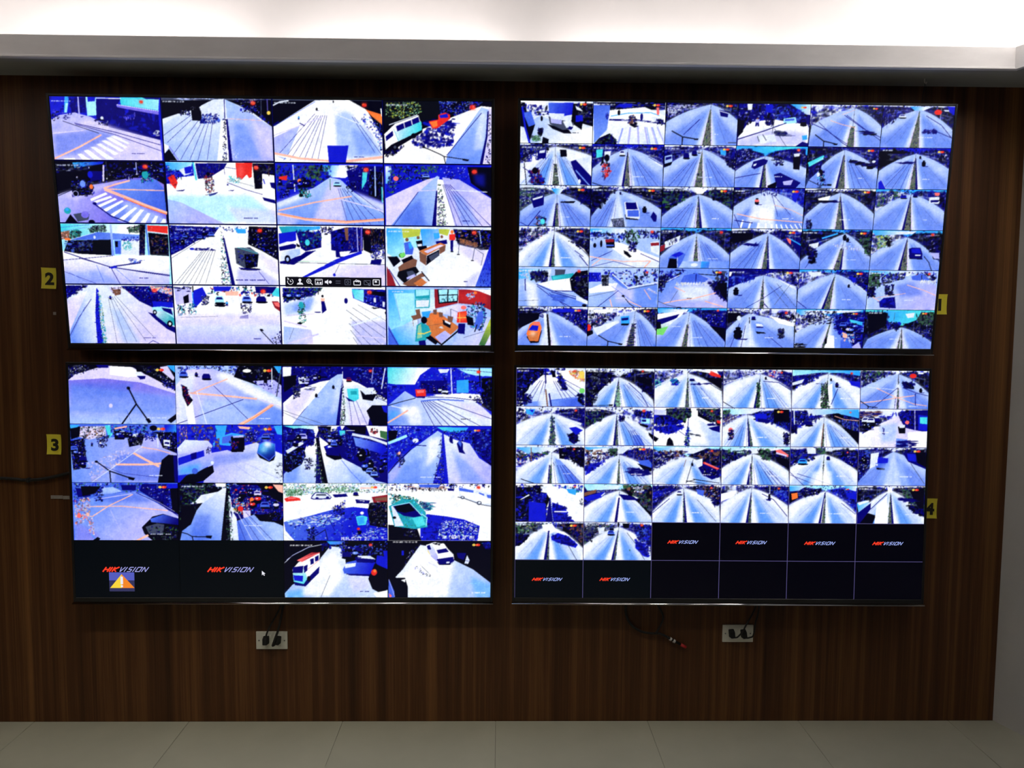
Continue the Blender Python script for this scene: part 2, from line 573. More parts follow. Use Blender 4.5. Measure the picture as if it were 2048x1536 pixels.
        for base, pg in ((lc, lp), (rc, rp)):
            self.poly(base, pg)
            mix = {'K': 'KKNKDHFKN', 'N': 'NNDKNLKN', 'w': 'wLNKWbDP', 'D': 'DDNACbN', 'H': 'HKNLGw'}.get(base, base + 'NKw')
            self.scatter(mix, 60, 70, pg, 1.3, 1.0)
            self.scatter(mix, 60, 36, pg, 1.2, 1.0)
            sg = -1 if pg is lp else 1
            P = L if sg < 0 else R
            for k in range(5):
                # eaves and kerb lines running to the vanishing point, posts between them
                fy = rng.uniform(.05, .75)
                ex2 = 0 if sg < 0 else 1000
                ye = P[1] * fy
                t0, t1 = sorted(rng.uniform(0, .85, 2))
                q = [(ex2 + (vx - ex2) * t, ye + (vy - ye) * t) for t in (t0, t1)]
                self.line('wLbbA'[k], rng.uniform(6, 16), q, .75)
                xp = ex2 + (vx - ex2) * rng.uniform(.05, .7)
                h0 = vy + (P[1] - vy) * abs(xp - vx) / max(abs(ex2 - vx), 1)
                self.line('KwNLb'[k], rng.uniform(4, 9), [(xp, h0 * rng.uniform(.1, .4)), (xp + rng.uniform(-6, 6), h0 * rng.uniform(.75, .95))], .8)
            self.scatter(mix + 'L', 40, 18, pg, .6, 1.8)
            self.scatter('wLbW', 4 if base == 'K' else 12, 14, pg, 1.6, .7)
        self.a = box_blur(self.a, 2, 1) * .75 + self.a * .25
        self.scatter('NDLwbK', 40, 22, [(vx - 260, 0), (vx + 260, 0), (vx + 130, vy + 10), (vx - 130, vy + 10)])
        rd = cl + cr[::-1] + [(1000, 1000), (0, 1000)]
        self.poly('b', rd)
        self.soft('B' if not bright else 'w', .38 if not bright else .55, rd, 3)
        mc = (m0 + m1) / 2 if m1 > m0 else vx
        for P, sgn in ((L, -1), (R, 1)):
            ex = 0 if sgn < 0 else 1000
            cv = cl if sgn < 0 else cr
            self.soft('W' if bright else 'w', .8 if bright else .45, cv + [(vx + sgn * 12, vy + 60), ((vx * .3 + ex * .7), 620), (ex, 1000 if bright else 900)], 5)
            xm = ex * .45 + mc * .55
            self.soft('U' if bright else 'B', .95 if bright else .7, [(vx + sgn * 8, vy + 90), (xm + sgn * 110, 1000), (xm - sgn * 110, 1000)], 7)
            if not bright:
                self.soft('A', .42, [(vx + sgn * 60, vy + 200), (ex, 760), (ex, 1000), (xm + sgn * 60, 1000)], 9)
            self.soft('W' if bright else 'w', .9, [(vx, vy), (mc + sgn * 130, 1000), (mc, 1000)], 5)
            for k in range(6):
                xe = ex + (mc + sgn * 70 - ex) * k / 6 + rng.uniform(-40, 40)
                t0, t1 = rng.uniform(.15, .5), rng.uniform(.7, 1)
                self.line('A' if k % 3 else 'N', 3, [(vx + (xe - vx) * t, vy + (1000 - vy) * t) for t in (t0, t1)], .3)
            if cracks in ('b', 'l' if sgn < 0 else 'r'):
                for k in range(8):
                    xe = ex + (mc + sgn * 80 - ex) * k / 7.2 + rng.uniform(-15, 15) - sgn * 20
                    t0 = rng.uniform(.2, .4)
                    self.line('N' if k % 2 else 'A', 5, [(vx + (xe - vx) * t0, vy + (1000 - vy) * t0), (xe, 1000)], .85)
        if m1 > m0:
            m0, m1 = mc - (m1 - m0) * .38, mc + (m1 - m0) * .38
            mx, my = vx * (1 - (mt - vy) / (1000 - vy)) + mc * (mt - vy) / (1000 - vy), mt
            hw = max((m1 - m0) * .5 * (mt - vy) / (1000 - vy), 4)
            self.line('H', 8, [(vx, vy), (mx, my)])
            self.poly('P' if not bright else 'w', [(mx - hw * 1.5, my), (mx + hw * 1.5, my), (m1 + 22, 1000), (m0 - 22, 1000)])
            self.poly('Z', [(mx - hw, my), (mx + hw, my), (m1, 1000), (m0, 1000)])
            self.scatter('GGgKHNZZ', 70, 16, [(mx - hw, my), (mx + hw, my), (m1, 1000), (m0, 1000)], .7, 1.2)
            d = dark
            if d in 'lr':
                s = -1 if d == 'l' else 1
                e0, e1 = (mx + s * hw, m0 if s < 0 else m1)
                self.poly('N', [(e0 - 3, my), (e0 + 3, my), (e1 + 16, 1000), (e1 - 16, 1000)])

    def car(self, col, c, w, h):
        x, y = c
        self.ell('K', (x + w * .05, y + h * .42), w * .6, h * .2)
        self.poly(col, [(x - w * .5, y + h * .4), (x - w * .5, y - h * .1), (x - w * .33, y - h * .5), (x + w * .33, y - h * .5), (x + w * .5, y - h * .1), (x + w * .5, y + h * .4)])
        self.poly('N', [(x - w * .4, y - h * .08), (x - w * .27, y - h * .36), (x + w * .27, y - h * .36), (x + w * .4, y - h * .08)])
        self.poly('K', [(x - w * .46, y + h * .28), (x + w * .46, y + h * .28), (x + w * .44, y + h * .46), (x - w * .44, y + h * .46)])

    def rider(self, col, c, h):
        x, y = c
        f = self.asp
        w = h * .16
        self.ell('K', (x, y + h * .18), w * 1.2, h * .32)
        self.ell(col, (x, y - h * .12), w * 1.3, h * .2)
        self.ell('K', (x, y - h * .4), w * .8, h * .12)
        self.poly('N', [(x, y + h * .4), (x + w * 3, y + h * .42), (x + w * 2.4, y + h * .52), (x, y + h * .5)])

    def person(self, col, leg, c, h):
        x, y = c
        w = h * .14
        self.ell('E', (x, y - h * .42), w * .6, h * .09)
        self.poly(col, [(x - w, y - h * .33), (x + w, y - h * .33), (x + w * .9, y + h * .08), (x - w * .9, y + h * .08)])
        self.poly(leg, [(x - w * .8, y + h * .05), (x + w * .8, y + h * .05), (x + w * .9, y + h * .5), (x + w * .2, y + h * .5), (x, y + h * .2), (x - w * .3, y + h * .5), (x - w, y + h * .5)])

    def run(self, src):
        for ln in src.split(';'):
            t = ln.split()
            if not t:
                continue
            P = [tuple(float(v) for v in k.split(',')) for k in t if ',' in k]
            o = t[0]
            if o == 'F':
                self.a[:] = PAL[t[1]]
            elif o == 'p':
                self.poly(t[1], P)
            elif o == 'q':
                self.grad(t[1], t[2], P[0], P[1], P[2:])
            elif o == 'a':
                self.soft(t[1], float(t[2]), P)
            elif o == 'l':
                self.line(t[1], float(t[2]), P)
            elif o in 'svh':
                a = {'s': (1, 1), 'v': (.5, 2.2), 'h': (2.2, .5)}[o]
                self.scatter(t[1], int(t[2]), float(t[3]), P, *a)
            elif o == 'f':
                vx, vy = P[0]
                for x, y in P[1:]:
                    k = float(t[3])
                    self.line(t[1], float(t[2]), [(vx + (x - vx) * k, vy + (y - vy) * k), (x, y)], .85)
            elif o == 'e':
                self.ell(t[1], P[0], float(t[3]), float(t[4]) * self.asp)
            elif o == 't':
                self.text(t[1], P[0], float(t[3]), t[4])
            elif o == 'b':
                self.badge(P[0], t[1], float(t[3]) if len(t) > 3 else 1.0)
            elif o == 'c':
                self.car(t[1], P[0], float(t[3]), float(t[4]) * self.asp)
            elif o == 'k':
                self.rider(t[1], P[0], float(t[3]) * self.asp)
            elif o == 'j':
                q = self.px(P)
                lo, hi = q.min(0), q.max(0)
                k = self.rng.random((int(t[2]) * 6, 2)) * (hi - lo) + lo
                k = k[self.inside(q, k[:, 0], k[:, 1])][:int(t[2])]
                for x, y in k[np.argsort(k[:, 1])]:
                    c = (x * 1000 / self.w, y * 1000 / self.h)
                    z = float(t[3]) * self.rng.uniform(.7, 1.2)
                    cc = t[1][self.rng.integers(len(t[1]))]
                    if self.rng.random() < .45:
                        self.car(cc, c, z, z * .72 * self.asp)
                    else:
                        self.rider(cc, c, z * 1.0 * self.asp)
                        self.ell('w', (c[0] - z * .1, c[1] - z * .2), z * .12, z * .1)
            elif o == 'u':
                self.person(t[1], t[2], P[0], float(t[4]) * self.asp)
            elif o == 'z':
                self.road(t[1], t[2], t[3], P[0], P[1], P[2], P[3][1], P[3][0], P[4][0], t[9], t[10], t[11] == '1')

    def done(self):
        a = self.a
        nz = self.rng.normal(0, 1, (self.h, self.w, 1))
        nz = box_blur(nz, 1, 1) * 3
        lum = np.clip(a.mean(2, keepdims=True), .08, .8)
        for rad, amp in ((2, .10), (9, .5)):
            a = a + box_blur(self.rng.normal(0, 1, (self.h, self.w, 1)), rad, 1) * amp * lum * np.array([1, .8, .35])
        a = a * (1 + nz * .024)
        a = box_blur(a, 1, 1) * .8 + a * .2
        a = a.reshape(self.h // 2, 2, self.w // 2, 2, 3).mean((1, 3))
        return np.clip(a, 0, 1)


FEEDS = {}
for _l in '''
UL00|F D;s NDV 40 43 2,4 428,2 416,264 -6,365;p C 142,0 179,0 151,253 124,253;p c 144,108 169,108 149,253 128,253;p N 183,8 334,5 323,248 192,261;s DN 30 32 183,8 334,5 323,248 192,261;l L 15 261,7 258,331;l N 6 189,8 194,369;p c 329,5 422,12 430,291 331,303;p D 345,5 417,12 409,70 346,82;p N 421,39 646,24 598,152 976,251 978,671 531,489 413,337;s DNND 60 49 446,65 598,170 959,288 968,616 554,443;v V 8 17 646,259 772,256 746,366 642,350;p I 636,6 991,-2 978,206 641,123;q I c 657,6 984,179 645,28 988,34 978,197 652,118;p N 824,-11 994,-11 990,34 865,26;l w 9 422,21 645,28;p V 599,124 977,224 979,273 711,194 608,160;l P 8 605,121 978,215;q L P 15,364 834,803 -17,383 81,294 213,251 361,316 532,483 978,671 985,993 -10,1014;a P .8 210,414 359,356 980,708 980,837;a A .5 24,600 404,519 568,607 196,926 17,930;s PwN 40 19 8,292 229,251 320,303 76,381;l K 5 107,389 423,573;l N 6 210,418 570,552 978,748;l N 5 220,436 569,592 975,840;l o 17 -1,986 234,797 442,600;l P 10 4,583 288,531;p W 213,908 250,898 325,994 256,995;p W 273,851 316,836 430,990 361,993;p W 339,795 376,785 547,978 478,987;p W 394,748 431,734 585,891 554,919;p W 438,692 481,682 640,844 610,863;p W 482,645 525,630 674,788 649,807;p W 520,617 568,610 698,723 678,742;p W 88,984 184,964 193,1000 87,1002;s KNw 26 22 385,374 466,318 535,398 491,453 429,437;e w 462,332 14 14;s wLK 20 17 11,238 74,218 66,381 14,382;h w 8 24 908,526 971,515 973,616 921,599;t N 709,879 9 #%#%#_#%#%#%#%#;t w 14,65 9 10-26-2023_THU_12:12:25;b r 827,74 .8
UL01|F K;p H -1,-12 1011,-27 1010,18 -3,43;h wLHb 30 26 138,-10 473,-11 472,22 126,40;h wLbN 60 22 600,-17 1000,-9 913,66 650,54;p w -11,342 150,247 264,272 364,115 472,22 567,11 701,107 835,231 994,438 996,982 -21,1003;q w b 353,134 197,980 353,134 573,12 566,329 500,992 -21,1003 -4,433 149,274;q b L 595,146 892,873 583,19 701,116 994,443 994,982 612,990 589,328;a B .7 651,381 756,416 890,966 634,971;a P .7 801,305 993,465 991,964 895,780;f N 4 .3 500,-24 2,597 33,707 73,908 144,981 229,979 304,978 389,976;l N 8 572,20 569,310;p W 534,348 589,346 596,990 479,993;s KNH 50 13 553,311 577,310 567,991 529,992;p N 579,328 595,328 620,990 588,991;p K 263,154 333,107 359,224 358,361 272,354;s wLK 20 19 263,154 333,107 351,188 276,226;p N 347,330 400,314 376,402 339,398;s NNA 50 24 365,251 518,239 508,403 355,397;s KNw 30 22 152,184 257,172 254,272 170,274;s NDKLw 90 24 692,71 861,49 1001,355 984,410 835,231 730,215;p K 893,30 1009,27 1000,392 950,301 888,230;l H 8 906,30 900,312;l V 6 963,-8 963,192;e Y 970,221 17 17;l o 5 590,319 906,343;p W -9,717 52,765 -6,892;p K -10,901 45,808 114,996 -17,999;l V 9 46,765 128,996;s w 10 9 617,805 681,803 677,952 624,953;t w 10,51 10 10-26-2023_THU_12:12:25;b r 831,71
UL02|F K;p H 2,-5 1009,-15 1009,7 1,24;l w 13 8,100 72,44 147,27;p W -1,438 390,14 698,1 861,156 1002,609 999,990 -10,1010;q L b 6,594 180,886 -3,612 244,414 186,645 104,962 -3,889;a b .9 566,251 674,175 851,446 987,795 985,888 684,931 575,710;a B .6 712,449 829,502 975,869 770,873;a W .9 442,71 570,68 559,692 345,697;f N 4 .3 535,-58 31,889 82,971 141,970 216,969 270,967 340,957 399,956;f N 4 .35 614,-42 927,833 991,869;l P 9 2,575 212,438 460,271;l w 10 588,236 809,392;l A 5 10,428 390,36;l o 28 -3,862 233,940 489,976 661,976 998,902;l W 13 -3,886 232,964 489,995;l N 17 -24,444 49,358;u C N 236,295 32;l N 9 245,377 287,418;k K 403,154 26;s DNAwLC 70 24 812,190 1002,387 999,832 914,574 800,337;l w 5 842,354 993,720;l L 5 826,391 914,574;p O 847,149 999,226 1004,397 913,265;p e 918,252 1004,369 1004,397 928,288;p w 984,131 998,131 1001,259 993,250;p D 489,727 685,723 655,1006 500,1009;e K 556,32 6 11;t N 733,893 10 #%#%_%#%#%#;t w 14,49 10 10-26-2023_THU_12:12:26;b r 838,80
UL03|F K;p F 15,-1 530,-10 528,283 13,387;s Ggy 110 22 27,39 337,13 363,177 207,272 99,312 25,240;s wLDNA 170 22 519,0 915,-10 894,91 657,262 529,192;p W 2,869 355,453 636,253 808,134 905,73 1001,89 1003,1007 3,1027;s NNDN 120 43 257,640 420,433 657,373 634,707 310,732;h ND 40 48 367,324 657,244 657,409 420,433;q b B 905,183 796,965 905,91 971,126 955,551 905,1009 568,1016 591,857;a w .7 894,183 959,182 927,738 829,777;l N 6 585,860 905,183;p P 971,108 1001,107 1003,1007 921,1009 968,551;p N 959,163 974,144 964,551 918,1009 889,1010 946,551;s KNH 40 13 971,181 991,181 992,998 938,999 972,551;p K 7,906 83,793 360,499 361,425 74,700;s KN 40 30 19,812 192,716 148,791 28,924;p W 9,535 109,367 325,229 356,398 357,462 74,700 19,785;q w I 98,422 312,491 103,496 351,324 357,462 139,643;p N 117,407 187,354 197,438 130,490;p N 193,350 256,306 266,391 203,434;p N 263,301 325,253 337,334 272,381;p N 21,571 87,478 93,555 26,645;l T 4 98,459 139,643;l w 9 56,386 314,224;e K 106,740 30 30;e K 279,556 24 24;e H 106,740 13 13;p R 419,323 507,293 507,220 572,181 617,217 616,281 495,435 452,436;p O 426,337 496,312 501,395 463,423;p D 516,225 591,199 601,260 528,269;l K 9 364,735 418,767 526,849 558,880 574,1016;l K 8 558,880 742,923;p K 731,910 793,927 780,954 731,940;e K 373,736 16 9;t w 27,61 10 10-26-2023_THU_12:12:25;b r 824,93 1.2
UL10|F K;q C D 189,74 445,14 160,29 450,8 435,47 177,115;h HNw 40 26 1,50 317,35 312,146 4,189;s NDKLw 150 28 465,32 989,21 985,263 877,302 710,240 471,366 343,387;p N 311,164 428,162 422,292 314,331;q L V 17,561 465,996 -3,552 149,458 301,391 451,351 666,269 879,256 984,366 988,997 -5,1013;a P .7 8,542 301,397 601,307 404,460 161,652;q B A 600,326 903,733 489,449 665,297 920,292 984,450 991,826;a b .8 370,724 651,643 951,884 979,988 593,994;a A .5 352,667 586,663 679,983 508,986;l P 17 442,69 431,320;l H 5 468,13 469,263;l L 9 740,17 743,212;l o 17 431,437 535,374 670,310;l o 11 446,450 980,465;l o 32 441,456 611,573 798,707 991,830;l O 11 610,597 797,731 990,849;p W 296,612 444,503 459,534 307,649;p W 326,649 484,558 502,586 346,681;p W 360,714 525,589 543,617 380,748;p W 410,779 588,626 606,644 430,821;p W 471,863 629,700 643,719 501,895;p W 531,951 702,737 723,755 578,975;p W 625,993 754,774 786,782 684,998;p W 743,991 816,829 844,838 791,996;p W 840,996 884,875 912,884 883,995;p W 926,994 957,922 982,931 979,993;l N 13 319,677 480,891 646,1002;e N 335,687 19 13;e T 79,808 32 30;e C 75,789 17 13;p K 103,864 171,1010 43,1012;p H 130,863 205,839 279,857 266,952 166,987;e V 238,869 37 32;e K 294,989 30 22;p K 123,354 304,313 342,424 304,546 144,568;s KNDHL 70 26 135,316 338,275 341,555 133,578;e L 167,530 28 28;e K 167,530 22 22;e B 238,370 26 32;e O 316,415 17 22;e D 314,220 24 32;l K 6 1,571 138,469;s TIwKD 50 22 787,174 861,172 887,321 780,341;e T 817,210 30 39;s wKNL 40 22 628,177 702,175 708,287 624,279;u P H 192,269 26;j KNA 8 65 546,104 970,96 966,207 604,233;t w 16,63 10 10-26-2023_THU_12:12:24;b r 822,84 1.1
UL11|F W;p D -3,6 260,1 258,220 103,251 94,354 -8,356;q C c 5,21 237,72 1,6 250,1 239,72 139,130 5,151;s NDCKwL 90 28 -2,58 138,148 247,72 253,220 91,279 88,373 -9,393;p w 123,130 227,53 233,184 168,222;p D 172,92 232,63 233,174 179,194;p R 18,253 73,205 105,335 80,439 40,355;s rRM 20 19 9,206 94,205 97,410 34,393;p N 276,19 569,13 536,103 401,246 289,272;v HDNV 60 17 281,25 558,19 435,198 294,257;l I 19 258,12 277,285;l w 9 269,12 291,285;p R 646,4 801,1 789,233 721,286 652,259;a r .5 664,45 717,44 711,249 664,231;p K 801,9 1017,10 1014,206 885,175 884,418 814,425;s KNH 40 32 814,23 1011,38 1007,187 885,171 868,396;l E 4 952,39 947,226;l N 4 537,75 651,105;l N 4 537,75 542,196;s TGcI 50 15 573,214 733,252 730,342 581,326;p W 745,192 814,397 666,325;l N 5 564,327 727,436 881,512;l H 3 566,270 804,382;p W 890,186 993,244 998,573 888,556;p N 954,319 1012,318 1009,435 965,398;l D 11 895,264 907,339;p N 878,556 997,601 1001,661 895,612;s CKMNwE 70 24 350,200 436,161 437,479 360,537;e K 389,190 17 19;p N 382,521 474,478 446,520 392,551;u w N 564,345 32;p N 566,454 625,442 609,461;p N 74,467 168,446 148,473;a c .7 -4,543 768,530 996,866 994,962 -9,978;q b L 3,637 216,993 -8,600 120,650 433,923 517,998 -13,1006;a P .6 547,722 999,771 999,981 647,986;t N 698,890 11 #%#%#%#%#_#%#%;b r 833,82
UL12|F D;q C W 467,47 594,120 413,30 768,23 701,174 646,231 528,224 444,123;s NDKGCH 260 28 11,38 510,28 518,177 440,310 363,406 12,450;s GHK 40 43 263,33 445,29 420,254 312,256;s DNK 30 32 649,44 811,41 787,210 679,212;p N 659,118 800,41 1010,40 1005,631 848,533 698,418;s NDKAw 80 26 649,62 1005,55 999,564 848,491 677,381;p I 808,134 853,133 842,284 797,417;p K 875,114 1004,130 999,602 859,510;v DNA 40 15 864,114 1004,112 999,564 870,510;l b 11 924,38 924,518;l I 13 985,375 988,621;q b B 505,328 493,992 2,648 352,396 506,224 603,260 719,456 1003,793 1003,993 -2,1009;a W .8 2,639 363,409 252,559 10,733;a P .8 505,290 591,307 645,970 319,976;a w .9 697,441 869,548 1003,640 1001,793 814,615;a P .6 19,809 212,901 167,997 4,1000;f N 4 .25 550,205 662,989 727,988 809,987 874,986 951,946 1003,821;l o 15 18,771 347,636 701,528;l P 11 587,572 867,700 1001,777;l o 28 13,824 266,910 646,955 1002,903;l O 6 30,824 266,896 646,936 1002,892;l G 8 506,253 505,431;c c 569,330 65 43;s TIGK 50 22 212,408 309,407 322,548 209,550;e K 231,521 15 17;s KwLN 50 19 28,431 126,410 128,542 36,562;p R 31,224 111,200 105,279 38,271;e O 220,286 17 17;l w 11 166,35 176,456;s KNw 40 19 646,269 754,285 751,474 654,457;l P 5 993,131 999,621;j KNDA 9 65 32,299 354,293 331,387 40,412;b r 841,96 1.1
UL13|F D;q w C 27,55 122,241 14,33 70,32 56,317 13,318;s NDKCwG 200 28 49,32 514,23 415,245 143,288 120,448 21,526;s G 30 24 330,26 503,23 492,121 351,124;s NDCLwb 110 19 460,28 818,30 791,247 578,251;p K 774,36 1003,32 1004,537 809,294;a D .6 829,152 938,150 938,358 850,303;e r 109,232 24 22;p P 10,555 197,400 393,245 494,200 171,809 65,1021 10,1022;q B b 194,694 501,498 491,181 515,199 492,442 460,1015 49,1022 305,468;a A .6 171,809 337,558 389,997 126,1001;p W 497,234 573,251 685,1012 485,1015 484,499;q L P 632,496 960,872 540,205 698,239 1002,547 1005,1006 658,1012;a B .6 632,458 741,532 894,989 729,992;s GgNKg 120 15 502,309 526,309 595,1003 493,1005;p N 483,423 495,423 481,1015 441,1015;f N 5 .2 513,149 674,1008 729,1001 790,1000 850,999 916,998 999,1003;k D 620,209 28;l P 8 294,430 490,413;l w 8 621,411 960,437;l N 5 76,1012 316,445;l H 5 328,209 394,198;c B 388,189 65 39;t N 729,905 9 #%#%#%_%#;b r 840,110 1.1
UL20|F c;q I W 36,30 565,155 -5,8 764,9 758,171 -15,202;l B 4 0,125 421,24;l A 4 3,68 272,17;s GHKT 70 24 74,143 140,95 187,113 187,237 79,248;s GHK 60 24 258,83 335,25 420,33 422,128 266,144;s GHK 50 24 623,59 742,22 735,152 630,131;p E -3,144 86,114 74,238 1,268;s oPE 20 22 -2,125 86,114 69,238 4,258;e O 57,261 30 11;q A B 132,256 672,153 83,272 330,139 738,181 735,257 260,270;l w 5 83,267 330,143;p K 61,280 466,261 465,520 152,505 15,459;s KNHA 70 30 23,296 291,283 272,465 37,458;p F 287,273 459,261 456,501 282,484;e w 308,225 11 15;q b B 464,23 463,520 458,8 474,8 481,529 454,529;p A 490,274 551,273 542,499 488,500;p K 495,289 522,289 518,385 496,385;p w 558,260 736,238 724,516 541,519;s DNA 30 17 563,212 735,209 732,276 560,269;s TcIgT 45 17 565,288 651,287 652,440 566,432;q K N 738,133 740,612 735,4 788,3 758,635 704,647;s KEH 30 17 737,4 786,3 755,631 707,632;l A 13 792,10 802,534;l b 5 805,189 814,515;p R 804,21 994,30 992,158 805,117;l w 10 805,120 992,163;p K 807,141 992,171 990,528 814,511;s KHNE 40 28 832,189 988,196 982,493 832,476;q W L 441,539 421,994 -1,453 153,501 463,523 814,515 989,535 976,997 -12,1009;a W .8 485,519 981,536 976,803 541,711;a B .45 -2,815 323,772 529,993 -1,999;l N 5 -8,607 224,571 463,529;l N 9 15,472 244,609 433,717 604,759 982,845;l N 5 149,572 454,722 754,805 982,861;l N 13 422,728 477,702 717,641;p D 422,723 488,693 498,722 443,747;h NA 12 22 613,556 762,593 651,671 630,652;l N 3 -2,796 291,995;l N 6 443,742 513,999;l A 4 305,685 367,985;l A 4 481,741 638,997;l A 3 51,814 226,996;t N 696,884 11 #%#%_%#%#;b r 828,78
UL21|F W;p N -2,18 462,45 415,161 238,278 115,414 -8,522;s NDKLwA 190 30 0,24 451,45 404,161 238,278 -8,512;p K 741,22 1019,37 1013,595 852,427 724,319;s NKDwL 130 26 732,41 1014,46 1007,556 852,414 725,290;s CbLN 40 22 430,17 732,41 708,137 536,101;p C 607,62 710,70 708,137 632,138;f H 4 .4 495,35 -8,570 18,987 51,992 94,992 149,991 198,991 247,990 307,989;s GNgKTw 130 14 476,112 494,112 569,1000 459,1001;p N 494,217 508,217 587,1006 552,1006;a L .8 615,736 843,753 992,926 991,1001 607,1005;a P .6 798,424 1000,615 1000,848 899,733;p H 598,379 745,371 823,478 804,685 702,735 607,639;p K 685,483 816,485 801,695 694,720;s NKDH 40 22 624,426 806,501 790,695 617,639;l I 5 625,372 809,472;l c 4 679,372 818,458;e K 735,735 97 11;p N 626,707 844,743 778,757 647,736;h N 20 22 224,390 397,381 396,420 222,428;e D 199,404 22 11;c A 388,161 50 39;c N 279,201 76 43;l N 4 816,773 903,976;t L 52,67 16 10-26-2023_THU_12:12:25;j NAK 6 65 26,186 341,124 239,259 40,377;t N 593,902 14 #%#%#%_%#%_%#%#%_%#%#%#;b r 841,93
UL22|F W;q T C 23,113 394,31 12,18 400,11 399,59 44,147;p D 9,136 173,95 170,249 9,328;p N 170,92 409,117 404,361 255,427 213,379;s NDKHT 90 26 176,72 404,88 399,348 224,379;e I 275,282 22 30;p W 419,136 504,86 506,346 407,361;s KNwL 60 22 405,21 525,19 506,134 424,149;p N 496,96 645,23 800,24 794,414 682,450 637,474 628,538 538,520 538,417 496,404;s NDK 60 37 512,105 644,46 639,373 508,375;v DLANE 80 15 645,27 797,24 792,390 660,412;p E 623,31 662,30 659,242 637,242;l L 10 743,29 748,440;l V 10 786,28 779,420;p W 572,432 682,415 637,509 582,510;p K 797,40 1018,44 1018,358 870,457 803,400;v KNHE 60 17 808,43 1010,50 1007,329 881,351;s NDLHwP 150 19 870,331 925,302 991,306 1011,484 954,621 867,525;p N 872,564 971,553 959,651 860,638;p N 9,605 210,495 257,433 354,412 197,593 141,655 10,638;p W 7,315 84,270 174,264 204,360 208,476 124,555 22,599 5,576;q w b 37,421 177,535 13,440 202,380 206,476 124,555 22,595;p N 6,359 140,303 172,322 160,380 13,425;p K 171,293 203,331 202,364 175,351;e K 83,559 28 37;e b 83,565 13 19;p D 197,875 392,687 548,549 781,414 786,458 569,611 391,750 235,875;l H 5 142,617 569,630 1015,640;l g 4 175,597 548,592;q W P 414,687 519,999 10,663 1014,650 1016,993 7,1005;p D 197,875 392,691 570,568 569,611 391,757 240,875;l H 4 569,646 516,822;e D 519,818 13 15;p K 58,857 962,866 960,1023 54,1014;b r 845,100 1.1
UL23|F w;q C c 26,59 165,482 14,32 174,38 178,482 87,542 17,445;q C b 333,93 497,283 328,39 509,40 502,312 353,334;p c 179,192 333,151 342,344 188,365;p y 156,38 336,43 324,155 168,196;p y 504,36 610,42 588,151 509,113;p K 641,40 999,48 1000,373 894,385 684,290;s KNDHEL 120 26 641,49 994,54 994,354 883,365 684,281;p E 701,188 874,259 863,340 704,271;s eEK 20 19 701,188 874,259 863,340 704,271;l b 9 889,65 905,277;q w W 519,322 628,671 319,548 574,286 872,360 966,471 861,1022 399,1028 384,713;a P .8 651,281 961,393 939,667 739,474;a L .6 783,866 905,707 850,1013 738,1014;p A 176,273 233,249 267,364 255,465 187,466;p C 216,278 244,268 252,365 226,384;e E 204,220 16 18;p K 288,244 349,224 351,328 304,341;e E 310,186 15 16;p w 299,296 343,286 348,334 309,340;p C 454,110 509,100 514,186 464,207;p N 475,245 580,214 585,282 486,313;e E 533,167 13 15;p R 602,123 661,122 660,219 605,224;e O 630,84 15 17;p N 613,224 643,223 638,402 616,402;p K 298,335 387,314 402,405 331,431;p e 318,406 519,264 572,302 385,483;p P 364,411 519,299 552,310 397,444;p E 318,418 388,483 382,651 324,577;p E 508,351 570,306 563,403 513,458;p K 391,489 507,384 509,477 384,645;p H 407,498 496,415 507,478 429,576;e G 154,482 30 24;p X 132,463 176,428 192,482 148,531;p K 16,504 110,502 142,580 75,678;p E 117,682 242,516 299,558 287,660 129,779;p K 148,560 248,481 264,535 166,615;p F 118,756 285,666 317,753 172,952 106,835;p H 196,755 251,735 295,813 217,872;p L 195,853 270,793 283,836 200,888;p E 155,962 342,773 407,909 238,1030;p e 260,951 341,861 399,919 326,1019;p w 333,851 372,831 407,909 383,929;l K 11 339,753 410,909;p M 9,669 62,835 99,1021 7,1028;l w 5 21,543 127,962;l N 8 30,718 138,1021;l H 6 698,242 689,459;e K 689,459 15 5;l H 6 845,341 822,561;e K 822,561 15 5;e K 629,414 15 5;l H 5 928,442 905,638;l H 5 839,346 928,452;q D A 961,374 906,1002 1003,257 1004,1021 844,1023 928,628 972,393;v DAN 40 15 994,315 1000,1001 872,1003 939,628;t w 26,74 10 10-26-2023_THU_12:12:24;t N 738,905 9 #%#%#;b r 839,95
